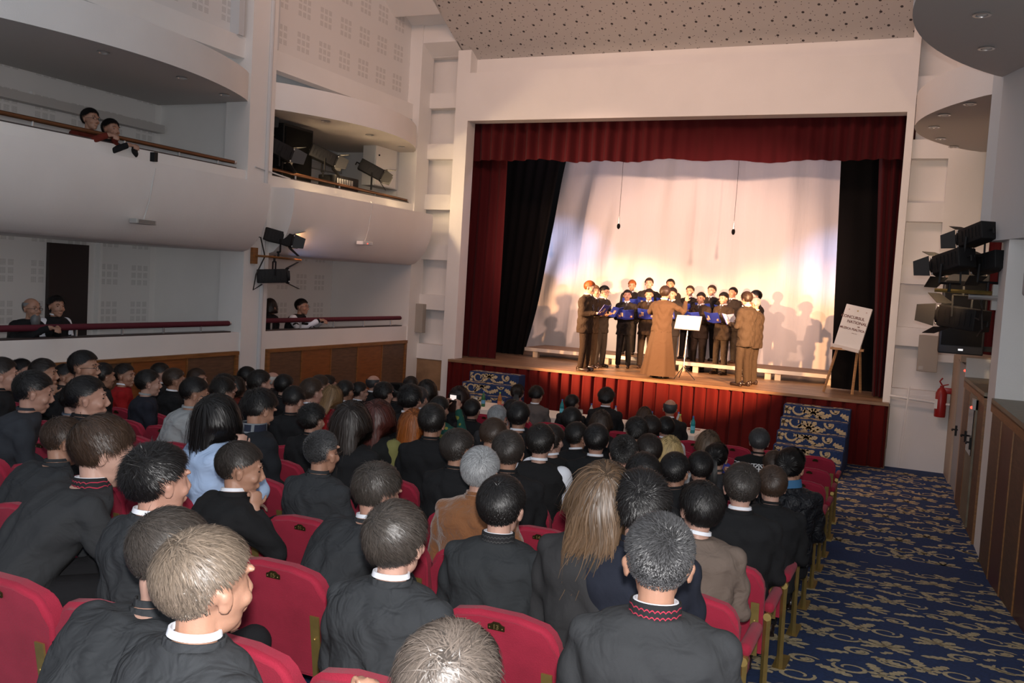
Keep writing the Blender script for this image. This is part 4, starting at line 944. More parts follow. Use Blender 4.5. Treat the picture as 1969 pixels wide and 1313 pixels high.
# ---- hair: a thin cap on the skull plus combed strands
def hair_mesh(name, style, seed=0, N=7000, crown_shift=None):
    rs=np.random.RandomState(seed); 
    c=np.array([0,-.014,.030]); rad=np.array([.079,.099,.090])
    P=dict(len=.045,lift=.22,wave=.0,grav=.12,width=.0012,fade=.5,swirl=.6,low=.0,thick=.010,vol=.012,clump=.0,steps=5)
    S={'crop':dict(len=.040,lift=.12,grav=.14,wave=.12),'buzz':dict(len=.014,lift=.65,fade=.3,vol=.003,thick=.004,width=.0011,steps=3,grav=.02,low=.03),
       'bushy':dict(len=.052,lift=.22,grav=.16,fade=.8,vol=.012,thick=.013,wave=.45,low=.02),'wavy':dict(len=.070,lift=.10,grav=.26,fade=.9,vol=.010,thick=.012,wave=.40,low=.06,clump=.5,steps=7),
       'bald':dict(len=.022,lift=.25,fade=.6,vol=.003,thick=.003),'bob':dict(len=.19,lift=.06,grav=1.2,fade=1,vol=.014,thick=.013,low=.2,wave=.15,steps=9,swirl=.1),
       'long':dict(len=.36,lift=.04,grav=1.3,fade=1,vol=.012,thick=.012,low=.2,wave=.10,steps=13,swirl=.1,width=.0018),
       'halfup':dict(len=.34,lift=.04,grav=1.3,fade=1,vol=.010,thick=.010,low=.2,wave=.22,steps=13,swirl=.1,width=.0018,clump=.3),
       'pony':dict(len=.09,lift=.0,grav=.0,fade=1,vol=.010,thick=.010,low=.15,swirl=0,steps=6),'bun':dict(len=.09,lift=.0,grav=.0,fade=1,vol=.010,thick=.010,low=.15,swirl=0,steps=6),
       'hat':dict(len=.02,lift=.2,fade=.5,vol=.004,thick=.004)}[style]; P.update(S)
    low=P['low']
    def line(y):   # lowest allowed z of the hair for a direction with forward component y
        return np.interp(y,[-1,-.55,-.2,.05,.3,.6,1.],[-.80-low,-.78-low,-.55-low,-.18-low*.5,.10,.42,.50])
    # cap
    nu,nv=48,30; verts=[];idx={}
    fs=[]
    for j in range(nv+1):
        ph=math.pi*j/nv*.86
        for i in range(nu):
            th=2*math.pi*i/nu; d=np.array([math.sin(ph)*math.cos(th),math.sin(ph)*math.sin(th),math.cos(ph)])
            g=d[2]-float(line(d[1])); t=P['thick']*min(1,max(0,g/.35))*(P['fade']+(1-P['fade'])*min(1,max(0,(d[2]+.1)/.5)))
            n=.5+.5*math.sin(th*9+ph*7+seed)*math.sin(ph*13+th*4)
            ear = abs(d[0])>.80 and d[1]>-.30 and d[2]<.05
            if style=='bald' and d[2]>.45 and d[1]<.9: g=-1
            r=rad*(1.0)+t*(.8+.4*n); verts.append((c+d*r, g if not ear or P['low']>.1 else -1))
    for j in range(nv):
        for i in range(nu):
            q=[j*nu+i,j*nu+(i+1)%nu,(j+1)*nu+(i+1)%nu,(j+1)*nu+i]
            if all(verts[k][1]>(.10 if P['low']<=.1 else -.03) for k in q): fs.append(q)
    V=[tuple(v[0]) for v in verts]; tone=[-.3]*len(V)
    # strands
    d=rs.normal(size=(N*4,3)); d/=np.linalg.norm(d,axis=1)[:,None]
    g=d[:,2]-line(d[:,1]); keep=g>(-.10 if style in('crop','buzz','bushy') else 0)
    keep&=(g>.12)|(rs.rand(len(g))<(g+.10)/.22*.7+.12)
    if P['low']<=.1: keep&=~((np.abs(d[:,0])>.80)&(d[:,1]>-.30)&(d[:,2]<.05))
    if style=='bald': keep&=~(d[:,2]>.40)
    d=d[keep][:N]; g=(d[:,2]-line(d[:,1])); n=len(d)
    top=P['fade']+(1-P['fade'])*np.clip((d[:,2]+.15)/.6,0,1); L=P['len']*top*rs.uniform(.6,1.15,n)*np.clip(.30+g*1.6,.22,1)
    p=c+d*(rad+.003+(P['thick']*.75*np.clip(g/.35,0,1))[:,None]); w=np.array([.018,-.075,.085]) if crown_shift is None else np.array(crown_shift)
    if style in('pony','bun'): w=np.array([0,.2,.05])
    nrm=d/rad; nrm/=np.linalg.norm(nrm,axis=1)[:,None]
    t=p-w
    if style in ('pony','bun'): 
        tgt=np.array([0,-.115,.035]); t=tgt-p
    t-= (t*nrm).sum(1)[:,None]*nrm; t/=np.linalg.norm(t,axis=1)[:,None]+1e-6
    st0=P['steps']; sw=np.cross(nrm,t); fall=np.exp(-np.linalg.norm(p-w,axis=1)/.07)[:,None]
    dr=t*(1-.9*fall**3)+sw*P['swirl']*fall+nrm*P['lift']+rs.normal(size=(n,3))*.13
    if st0<=7:
        nz=rs.normal(size=(n,3)); nz-=(nz*nrm).sum(1)[:,None]*nrm; dr=dr+nz*1.1*fall**2
    # fringe combed forward and sideways
    fr=(d[:,1]>.3)[:,None]; dr=np.where(fr&(P['len']>.03),dr+np.array([.5,.1,-.1]),dr)
    dr/=np.linalg.norm(dr,axis=1)[:,None]
    paths=[p.copy()]; st=P['steps']; ph0=rs.uniform(0,6.28,n)
    if P['clump']: ph0=np.round(ph0)*1.0+d[:,0]*6
    cur=p.copy()
    for k in range(st):
        stp=(L/st)[:,None]
        wv=np.stack([np.sin(ph0+k*1.1+cur[:,2]*60),np.cos(ph0*1.3+k*.9+cur[:,0]*50),0*ph0],1)*P['wave']*.6
        dr=dr+np.array([0,0,-1.])*P['grav']*.35+wv; dr/=np.linalg.norm(dr,axis=1)[:,None]
        if st<=7:
            nn=(cur-c)/rad**2; nn/=np.linalg.norm(nn,axis=1)[:,None]; o_=np.maximum((dr*nn).sum(1),0)[:,None]; dr=dr-nn*o_*{'crop':.35,'wavy':.5,'bushy':.3,'buzz':.1}.get(style,.3); dr/=np.linalg.norm(dr,axis=1)[:,None]
        cur=cur+dr*stp
        q=(cur-c)/(rad+.004+P['vol']*(.35+.65*rs.rand())*1.0); m=np.linalg.norm(q,axis=1); ins=m<1
        f=np.where(ins,1/np.maximum(m,1e-4),1)[:,None]; lift=(.25+.75*(np.arange(n)%7)/7.)[:,None]
        cur=np.where(ins[:,None],c+(cur-c)*(1+(f-1)*lift),cur)
        q=(cur-c)/(rad+.004); m=np.linalg.norm(q,axis=1); cur=np.where((m<1)[:,None],c+(cur-c)/np.maximum(m,1e-4)[:,None],cur)
        if st>8: # hair lying on neck, shoulders and back
            cur[:,1]=np.where((cur[:,2]<-.10),np.minimum(cur[:,1],-.055-.35*np.clip(-.10-cur[:,2],0,.12)-.02*(np.arange(n)%5)/5),cur[:,1])
            cur[:,1]=np.where((cur[:,2]<-.10),np.maximum(cur[:,1],-.185),cur[:,1])
            if style=='halfup': cur[:,0]=np.where(cur[:,2]<-.12,cur[:,0]*1.06-.008,cur[:,0])
            cur[:,0]=np.where(cur[:,2]<-.05,np.clip(cur[:,0],-.074-.012*(np.arange(n)%4)/4,.074+.012*(np.arange(n)%4)/4),cur[:,0])
        paths.append(cur.copy())
    if style in('pony','bun'):
        n2=500
        if style=='pony':
            a=rs.uniform(0,6.28,n2); r=.022*np.sqrt(rs.rand(n2)); q=[]
            for k in range(st+1):
                u=k/st; z=.035-.42*u; y=-.115-.035*math.sin(min(1,u*3)*1.57)-.01*u; rr=r*(1+1.2*math.sin(math.pi*min(1,u*1.1))); q.append(np.stack([rr*np.cos(a+u),y+rr*np.sin(a+u)*.7,z+0*a],1))
        else:
            a=rs.uniform(0,6.28,n2); q=[]; b2=rs.uniform(-1.2,1.2,n2)
            for k in range(st+1):
                aa=a+k*.5; q.append(np.stack([.035*np.cos(aa)*np.cos(b2),-.125+.025*np.sin(b2),-.0+.04*np.sin(aa)*np.cos(b2)],1))
        paths=[np.concatenate([x,y]) for x,y in zip(paths,q)]; n+=n2; d=np.concatenate([d,np.tile([0,-1,0],(n2,1))]); 
    off=len(V); wd=P['width']*rs.uniform(.6,1.3,n); tn=np.clip(rs.normal(.5,.28,n),0,1)
    K=st+1; arr=np.zeros((n,K,2,3))
    for k in range(K):
        dirv=paths[min(k+1,st)]-paths[max(k-1,0)]; outw=paths[k]-c; side=np.cross(dirv,outw+rs.normal(size=(n,3))*.02); side/=np.linalg.norm(side,axis=1)[:,None]+1e-6
        ww=(wd*(1-.75*(k/st)**2))[:,None]; arr[:,k,0]=paths[k]-side*ww; arr[:,k,1]=paths[k]+side*ww
    V+= [tuple(x) for x in arr.reshape(-1,3)]; tt=np.repeat(tn[:,None],K*2,1)*.75+ (np.repeat(np.arange(K)/st,2)[None,:]*(.45 if st>8 else .1)); tone+=[float(x) for x in tt.reshape(-1)]
    for i in range(n):
        o=off+i*K*2
        for k in range(st): fs.append((o+2*k,o+2*k+1,o+2*k+3,o+2*k+2))
    me=bpy.data.meshes.new(name); me.from_pydata(V,[],fs); me.update(); at=me.attributes.new('tone','FLOAT','POINT'); at.data.foreach_set('value',tone); smooth(me); return me
HAIR={}
def hair_for(style,seed):
    k=(style,seed%3 if style in('crop','bushy','wavy','buzz') else 0)
    if k not in HAIR: HAIR[k]=hair_mesh('hair_%s'%style,style,k[1]*7+3,crown_shift=[(.022,-.078,.082),(-.02,-.085,.075),(.0,-.060,.095)][k[1]] )
    return HAIR[k]
def eyes_mesh():
    b=MB(); b.ellip((0,.080,.006),(.011,.006,.0045),None,10,6)
    return b.mesh('eye',60)
EYES=eyes_mesh()
def brow_mesh():
    b=MB(); b.tube([(-.017,.090,.030),(0,.094,.036),(.019,.080,.030)],.0035,5); return b.mesh('eyebrow',60)
BROW=brow_mesh()
def spectacles():
    b=MB()
    for s in (-1,1):
        b.tube([(s*.031+.022*math.cos(t),.106,.004+.017*math.sin(t)) for t in [2*math.pi*k/12 for k in range(13)]],.0018,5)
        b.tube([(s*.053,.104,.008),(s*.080,.05,.008),(s*.086,-.01,.004)],.002,5)
    b.tube([(-.009,.107,.006),(.009,.107,.006)],.0018,5); return b.mesh('spectacles',60)
SPEC=spectacles()
FG={}
def fig(key):
    if key in FG: return FG[key]
    spec={'up':dict(lean=.03),'up_r':dict(lean=.03,hyaw=-.45),'up_l':dict(lean=.03,hyaw=.35),'up_d':dict(lean=.05,pitch=-.35),'cheek':dict(lean=.05,arms='cheek',hyaw=-.2),'fist':dict(lean=.03,arms='fist'),'camup':dict(lean=.03,arms='camera'),
      'ear':dict(lean=.2,arms='phoneear'),'lean':dict(lean=.20,pitch=-.2),'lean_cheek':dict(lean=.20,pitch=-.15,hyaw=-.35,arms='cheek'),'deep':dict(lean=.36,pitch=-.25,hyaw=-.2,arms='knees'),'rail':dict(lean=.22,arms='rail',tuck=True),'box':dict(lean=.05,arms='lap',tuck=True,hyaw=-.2),
      'stand':dict(lean=.01,arms='sing',sit=False),'stand_r':dict(lean=.01,arms='sing',sit=False,pitch=-.18),'conduct':dict(lean=.02,arms='conduct',sit=False)}[key]
    F=figure(key,**spec); F.body=body_mesh(F,'body'); F.jacket=jacket_mesh(F,'jacket',key=='conduct'); F.trous=trouser_mesh(F,'trousers') ; F.col,F.cc=collar_mesh(F); FG[key]=F; return F
SH=shoe_mesh()
MC={}
def child(nm,me,m,par,mw=None):
    """link a shared mesh; one mesh copy per material, tint carried by the object's own colour"""
    tint=None
    if isinstance(m,tuple): m,tint=m
    k=(me.name,m.name)
    if k not in MC:
        if not len(me.materials): me.materials.append(m); q=me
        elif me.materials[0]==m: q=me
        else: q=me.copy(); q.materials.clear(); q.materials.append(m)
        MC[k]=q
    o=bpy.data.objects.new(nm,MC[k]); COL.objects.link(o); o.parent=par
    if tint: o.color=(*tint,1)
    if mw is not None: o.matrix_local=mw
    return o
def person(key,x,y,z,s,rz,hs,hc,jm,lab,group=None,skin=0,seed=0,collar=shirt_white,tm=None,glasses=False,tie=False,top='jacket',eyes=True):
    F=fig(key); e=empty('person',(x,y,z),rz,s)
    child('body',F.body,SKIN[skin%3],e); child(top,F.jacket,jm,e)
    if key!='conduct': child('trousers',F.trous,tm or TROUS,e)
    if collar is not None: child('shirt_collar',F.col,collar,e,Matrix.Translation(F.cc))
    if hs!='none': child('hair',hair_for(hs,seed),hair_mat(hc),e,F.M@Matrix.Rotation(random.Random(seed).uniform(-.12,.12),4,'Z'))
    if eyes:
        for s_ in (-1,1): child('eye',EYES,EYE,e,F.M@Matrix.Translation((s_*.031,0,0))); child('eyebrow',BROW,hair_mat(hc),e,F.M@Matrix.Translation((s_*.032,0,0)))
    if glasses: child('spectacles',SPEC,LENSF,e,F.M)
    for i,L in enumerate(F.legs):
        child('shoe',SH,SHOE,e,Matrix.Translation((L[2].x,L[2].y,0)))
    if tie:
        if 'tie' not in HAIR:
            b=MB(); q=[(F.nb+Vector((0,.092,-.03))),(F.nb+Vector((0,.125,-.10))),(F.nb+Vector((0,.135,-.25))),(F.nb+Vector((0,.130,-.34)))]
            n=F.nb
            b.prism([(-.012,n.z-.02),(.012,n.z-.02),(.026,n.z-.30),(0,n.z-.34),(-.026,n.z-.30)],'y',n.y+.118,n.y+.126); me=b.mesh('tie'); 
            for v in me.vertices: v.co.y += -.045*max(0,(v.co.z-(n.z-.20))/.2)+.02
            HAIR['tie']=me
            b=MB(); b.prism([(-.045,n.z-.01),(.045,n.z-.01),(.012,n.z-.27),(-.012,n.z-.27)],'y',n.y+.10,n.y+.108); me=b.mesh('shirt'); 
            for v in me.vertices: v.co.y += -.045*max(0,(v.co.z-(n.z-.20))/.2)+.022
            HAIR['shirt']=me
        child('tie',HAIR['tie'],TIE,e); child('shirt_front',HAIR['shirt'],shirt_white,e)
    tag(e,lab,'person',group); return e,F
PEOPLE=[
(-5.456, 12.42, 0.0, 0.96, 14.4, 'up', 'pony', 'darkbrown', 'pink', 11, 'juror with brown ponytail, glasses and pink scarf'),
(-5.167, 12.42, 0.0, 0.959, 2.3, 'up', 'bushy', 'black', 'greysuit', 11, 'juror with black hair in grey suit jacket'),
(-4.576, 12.42, 0.0, 0.916, 2.2, 'up', 'crop', 'black', 'black', 11, 'juror with black hair in black suit, between two bottles'),
(-4.06, 12.42, 0.0, 1.03, 7.5, 'tall', 'bushy', 'brownblack', 'black', 11, 'tall juror in black suit with broad back'),
(-3.453, 12.322, 0.0, 0.88, 7.4, 'up', 'bob', 'brown', 'black', 11, 'juror with shoulder-length brown hair'),
(-3.118, 12.42, 0.0, 0.987, 13.6, 'up', 'bald', 'dkgrey', 'black', 11, 'juror with bald crown in black suit'),
(-0.634, 2.52, 0.818, 1.01, 14.2, 'up', 'buzz', 'dkgrey', 'cassock_red', 0, 'person with short clipped dark hair in charcoal jacket with red embroidered collar, nearest the aisle'),
(-1.524, 2.52, 0.818, 0.935, 2.0, 'up', 'wavy', 'umber', 'charcoal', 0, 'person with thick wavy dark hair and white shirt collar in wide charcoal jacket, front centre'),
(-1.517, 1.62, 0.908, 0.952, -12.4, 'up', 'crop', 'ash', 'charcoal', -1, 'person with short ash-brown hair and beaded white collar, fist raised beside the seat'),
(-0.794, 1.527, 0.917, 0.91, -0.8, 'up', 'wavy', 'ashbrown', 'charcoal', -1, 'person with tousled ash-brown hair, only the crown of the head inside the frame'),
(-1.972, 1.62, 0.908, 1.004, -1.4, 'deep', 'crop', 'umber', 'charcoal', -1, 'person leaning in black jacket, head hidden behind the ash-brown haired neighbour'),
(-1.553, 3.42, 0.728, 0.947, 8.3, 'up', 'crop', 'black', 'cassock', 1, 'person with glossy black hair and black stand-collar cassock with stitched trim'),
(-2.094, 4.32, 0.638, 0.958, 7.3, 'up', 'crop', 'grey', 'suede', 2, 'grey-haired person in brown suede jacket'),
(-2.328, 5.22, 0.548, 0.985, 23.0, 'up', 'crop', 'umberdark', 'black', 3, 'person with side-parted dark hair beside the grey-haired person in suede'),
(-2.712, 5.22, 0.548, 0.96, -8.1, 'up', 'crop', 'umberdark', 'black', 3, 'person with dark cropped hair, left neighbour of the grey-haired person'),
(-2.497, 3.42, 0.728, 0.988, -18.1, 'deep', 'wavy', 'umber', 'charcoal', 1, 'person leaning far forward in slate jacket with back of white collar showing'),
(-3.132, 4.32, 0.638, 0.932, -3.7, 'up', 'buzz', 'dkgrey', 'charcoal', 2, 'person with clipped grey-black hair, glasses and charcoal jacket'),
(-3.17, 3.42, 0.728, 0.929, -26.0, 'lean', 'crop', 'umberdark', 'black', 1, 'person resting cheek on fist, dark hair and white collar band'),
(-2.588, 2.52, 0.818, 0.974, -14.8, 'up', 'bushy', 'black', 'charcoal', 0, 'person with bushy black hair and white collar edge in charcoal suit'),
(-3.489, 2.572, 0.813, 1.1, -25.0, 'deep', 'wavy', 'brown', 'cassock_red', 0, 'person with brown swept hair and dark red patterned collar, hand at mouth'),
(-4.646, 3.42, 0.728, 0.965, -14.1, 'deep', 'crop', 'brown', 'charcoal', 1, 'person in broad dark coat partly behind the brown swept-haired person'),
(-1.108, 3.42, 0.728, 1.042, 5.5, 'up', 'halfup', 'lightbrown', 'grey', 1, 'person with long light-brown hair tied half up, blonde ends spread over the seat'),
(-0.948, 3.42, 0.728, 1.024, 17.9, 'up', 'bushy', 'black', 'navy', 1, 'person with tousled black hair in navy jacket behind the clipped dark-haired person'),
(-0.905, 4.32, 0.638, 0.949, 12.6, 'up', 'wavy', 'black', 'taupe', 2, 'person with glossy black hair and checked collar in taupe sweater'),
(-0.867, 5.22, 0.548, 0.977, 11.4, 'up', 'crop', 'umberdark', 'black', 3, 'broad-shouldered person in black jacket with both ears showing, near the aisle'),
(-0.817, 6.12, 0.458, 0.932, 16.3, 'up', 'crop', 'brown', 'black', 4, 'person with brown hair in black coat, second from the aisle end'),
(-0.812, 7.02, 0.368, 0.99, 13.2, 'up', 'bun', 'black', 'puffer', 5, 'person with black hair tied back and blue scarf in black padded coat at the aisle'),
(-1.051, 7.92, 0.278, 0.922, 17.4, 'up', 'crop', 'brown', 'black', 6, 'person with light-brown cropped hair in front of the brown-haired pair'),
(-1.446, 5.22, 0.548, 0.966, 9.7, 'up', 'wavy', 'black', 'black', 3, 'person with tufted black hair directly in front of the tousled black head'),
(-1.464, 6.12, 0.458, 0.934, 20.3, 'up', 'crop', 'black', 'black', 4, 'person with round glossy black hair in black jacket, middle right block'),
(-1.478, 6.976, 0.372, 0.91, 21.0, 'up', 'crop', 'black', 'black', 5, 'person with black hair and right ear lit, beside the ponytail'),
(-1.538, 7.92, 0.278, 0.923, 17.6, 'up', 'pony', 'black', 'greydark', 6, 'person with long straight black ponytail touching face with one hand'),
(-1.466, 9.72, 0.098, 0.999, 14.1, 'up', 'crop', 'dkgrey', 'sweater', 8, 'person in black sweater with white snowflake knit band'),
(-1.813, 8.82, 0.188, 0.972, 7.5, 'up', 'bob', 'lightbrown', 'blue', 7, 'person with curly light-brown hair and blue top'),
(-1.966, 7.92, 0.278, 0.938, 10.1, 'up', 'bob', 'blonde', 'white', 6, 'person with smooth bright blonde hair in right block'),
(-1.916, 7.02, 0.368, 0.968, 13.5, 'up', 'crop', 'darkbrown', 'black', 5, 'person with dark-brown cropped hair left of the blonde head'),
(-1.847, 6.12, 0.458, 0.991, 9.1, 'up', 'buzz', 'brownblack', 'black', 4, 'person with round cropped head and both ears out, black collar'),
(-2.547, 8.82, 0.188, 1.0, 14.6, 'up', 'bushy', 'brownblack', 'black', 7, 'person with bushy dark hair in front of the cropped head with both ears'),
(-2.643, 9.72, 0.098, 1.0, 19.0, 'up', 'crop', 'darkbrown', 'black', 8, 'person half hidden right of the bushy-haired head'),
(-2.708, 10.62, 0.008, 0.978, 9.6, 'up', 'crop', 'black', 'vest', 9, 'person with dark hair and both ears lit, white sleeve, behind the balding juror'),
(-2.353, 7.02, 0.368, 0.992, 18.0, 'up', 'crop', 'black', 'black', 5, 'person with black hair and curved white collar line'),
(-2.852, 7.92, 0.278, 0.947, 6.8, 'up', 'crop', 'brownblack', 'black', 6, 'person with cropped hair and ear lit, left of the white collar line'),
(-3.223, 9.72, 0.098, 1.001, 6.4, 'up', 'bob', 'brown', 'black', 8, 'person with soft brown hair seated behind the tall black-suited juror'),
(-3.244, 8.82, 0.188, 1.019, 9.7, 'up', 'crop', 'black', 'black', 7, 'person with short dark hair behind the black-haired juror'),
(-2.484, 6.12, 0.458, 0.991, 15.0, 'up', 'crop', 'brownblack', 'vest', 4, 'person with thinning crown of dark hair, dark vest and white sleeve'),
(-2.735, 7.02, 0.368, 0.952, 20.7, 'up', 'crop', 'darkbrown', 'vest', 5, 'person mostly hidden right of the thinning crown'),
(-2.896, 6.12, 0.458, 0.981, 1.7, 'up', 'crop', 'brown', 'black', 4, 'person with brown hair behind the grey-haired caller'),
(-4.157, 8.82, 0.188, 0.984, 5.9, 'lean', 'crop', 'grey', 'greydark', 7, 'grey-haired person holding a phone to the ear'),
(-4.335, 9.72, 0.098, 0.996, 5.2, 'up', 'crop', 'black', 'black', 8, 'person with black hair in front of the grey-haired caller'),
(-3.452, 7.92, 0.278, 1.043, 16.5, 'up', 'crop', 'black', 'vest', 6, 'person in dark vest with long white sleeve, right of the caller'),
(-4.854, 9.72, 0.098, 0.958, 4.8, 'up', 'crop', 'black', 'black', 8, 'person with black hair and bare nape in black top, in front of the caller'),
(-5.507, 10.62, 0.008, 1.043, -6.7, 'up', 'bob', 'auburndark', 'black', 9, 'person with curly dark auburn hair before the left carpeted steps'),
(-3.399, 6.12, 0.458, 1.029, 12.0, 'up', 'crop', 'brownblack', 'black', 4, 'person with dark hair in black top right of the ginger head'),
(-4.088, 7.02, 0.368, 0.944, -0.2, 'up', 'long', 'ginger', 'teal', 5, 'person with long bright ginger hair and green floral sleeve'),
(-4.821, 8.82, 0.188, 0.978, -6.9, 'camup', 'crop', 'black', 'floral', 7, 'person in floral green top holding a camera up'),
(-3.901, 6.12, 0.458, 1.015, -3.7, 'up', 'long', 'auburn', 'blackolive', 4, 'person with patterned red-brown scarf over head, black coat and olive sleeve'),
(-3.546, 5.22, 0.548, 1.032, -2.7, 'up', 'long', 'darkbrown', 'black', 3, 'person with very long dark-brown hair'),
(-4.536, 6.12, 0.458, 0.934, -3.8, 'up', 'bushy', 'black', 'black', 4, 'person with glossy black fringe hair behind the long-haired person'),
(-5.458, 7.02, 0.368, 0.984, -5.1, 'up', 'crop', 'black', 'black', 5, 'person with black hair and broad black jacket, left centre'),
(-4.393, 5.22, 0.548, 1.023, -13.4, 'up', 'bushy', 'black', 'plaid', 3, 'bearded person with black hair and plaid scarf'),
(-3.948, 4.32, 0.638, 1.026, -16.1, 'up', 'long', 'black', 'lightblue', 2, 'person with long black hair in light blue shirt, hand at cheek'),
(-6.082, 6.12, 0.458, 1.028, -39.0, 'lean', 'crop', 'black', 'lightgrey', 4, 'person with dark undercut hair in light grey sweater, face in profile'),
(-6.356, 7.02, 0.368, 0.982, -16.3, 'up', 'bushy', 'brownblack', 'greymix', 5, 'person with dark hair and grey knit behind the blue shirt'),
(-7.079, 7.92, 0.278, 0.98, -31.5, 'up', 'bushy', 'brownblack', 'black', 6, 'person with dark hair and lit profile near the wood panelling'),
(-7.712, 8.82, 0.188, 0.943, -34.8, 'up', 'bob', 'darkbrown', 'rust', 7, 'person in rust top with short dark bob beside the profile'),
(-8.337, 8.82, 0.188, 0.967, -45.2, 'up', 'crop', 'brown', 'whitevest', 7, 'person with reddish-brown hair in white shirt and vest'),
(-7.826, 7.92, 0.278, 0.978, -28.2, 'up', 'crop', 'brown', 'black', 6, 'person with brown hair, white collar and black suit by the light grey sweater'),
(-8.953, 8.82, 0.188, 0.979, -37.4, 'up', 'crop', 'darkbrown', 'black', 7, 'person in black seen behind the brown-haired suit'),
(-7.304, 7.02, 0.368, 0.978, -33.6, 'up', 'crop', 'brownblack', 'navygrey', 5, 'person in dark sweater with grey shirt collar'),
(-8.61, 7.92, 0.278, 0.965, -43.0, 'up', 'crop', 'darkbrown', 'redsweater', 6, 'person in red sweater with white shirt collar'),
(-7.955, 7.02, 0.368, 0.989, -33.8, 'up', 'crop', 'black', 'black', 5, 'person in black with profile turned, left of the red sweater'),
(-7.195, 6.12, 0.458, 1.095, -38.6, 'tall', 'crop', 'black', 'black', 4, 'tallest of the left rows, glasses and white collar'),
(-8.54, 7.02, 0.368, 0.938, -35.7, 'up', 'crop', 'black', 'black', 5, 'person in black between the chin-holding and the tallest person'),
(-5.091, 4.32, 0.638, 1.027, -31.4, 'up', 'crop', 'black', 'black', 2, 'person behind the profile with lit ear, only cheek showing'),
(-6.491, 5.22, 0.548, 0.928, -40.0, 'lean', 'crop', 'black', 'plaidblue', 3, 'person with black hair and lit ear in blue plaid shirt'),
(-7.764, 6.12, 0.458, 1.001, -40.4, 'up', 'crop', 'darkbrown', 'black', 4, 'person holding chin, far left rows'),
(-9.202, 7.02, 0.368, 0.934, -37.8, 'up', 'bushy', 'black', 'black', 5, 'person with bushy black hair at far left of the rows'),
(-7.107, 5.22, 0.548, 1.02, -37.8, 'up', 'crop', 'darkbrown', 'black', 3, 'person cut by the left edge of the frame, ear lit'),
(-5.88, 4.32, 0.638, 1.035, -33.8, 'lean', 'crop', 'black', 'darkgrey', 2, 'person in dark grey coat bowing, far left'),
(-8.298, 9.72, 0.098, 1.014, -22.4, 'tall', 'crop', 'black', 'black', 8, 'tall dark figure against the pillar base'),
(-6.595, 7.92, 0.278, 1.049, -13.7, 'up', 'crop', 'brownblack', 'black', 6, 'person with dark round head left of the white-haired person'),
(-8.589, 10.62, 0.008, 0.969, -29.2, 'up', 'bald', 'white', 'black', 9, 'white-haired elderly person by the wood panelling'),
(-6.967, 8.82, 0.188, 1.01, -15.9, 'up', 'crop', 'black', 'black', 7, 'person right of the white-haired elderly person'),
(-5.894, 7.92, 0.278, 1.033, -13.0, 'up', 'crop', 'brown', 'redsweater', 6, 'person with brown hair in red sweater before the second box panelling'),
(-7.097, 9.72, 0.098, 1.015, -19.4, 'up', 'crop', 'brown', 'black', 8, 'person behind the brown-haired red sweater'),
(-7.617, 10.62, 0.008, 0.999, -22.9, 'up', 'crop', 'darkbrown', 'black', 9, 'person with dark hair, farthest by the panelling'),
(-6.293, 8.82, 0.188, 0.96, -13.1, 'up', 'long', 'blonde2', 'redfloral', 7, 'person with dark blonde hair in red embroidered jacket'),
(-6.704, 9.72, 0.098, 0.992, -21.6, 'up', 'crop', 'brownblack', 'black', 8, 'person with dark hair and glasses in dark suit, right of the dark blonde head'),
(-7.087, 10.62, 0.008, 0.965, -28.5, 'up', 'crop', 'brownblack', 'black', 9, 'person with white collar and lit profile, right of the spectacled suit'),
(-7.434, 11.52, 0.0, 0.976, -19.7, 'up', 'bald', 'dkgrey', 'black', 10, 'balding person in black suit with white collar'),
(-6.117, 9.72, 0.098, 1.015, -13.0, 'up', 'bushy', 'brownblack', 'black', 8, 'person with dark hair beside the balding person'),
(-6.473, 10.62, 0.008, 1.0, -15.5, 'up', 'hat', 'black', 'black', 9, 'person in flat black cap holding a lit phone'),
(-6.795, 11.52, 0.0, 1.004, -18.3, 'up', 'crop', 'darkbrown', 'black', 10, 'bearded person turned toward the stage, left of the white wall'),
(-5.603, 9.72, 0.098, 1.011, -4.7, 'up', 'crop', 'dkgrey', 'black', 8, 'person with dark hair and white collar behind the raised camera'),
(-4.669, 7.92, 0.278, 1.072, -0.3, 'up', 'bushy', 'black', 'black', 6, 'person with dark hair left of the white collar by the raised camera'),
(-6.007, 10.62, 0.008, 1.069, -9.2, 'up', 'bob', 'darkbrown', 'black', 9, 'person with dark brown hair just left of the raised camera')]
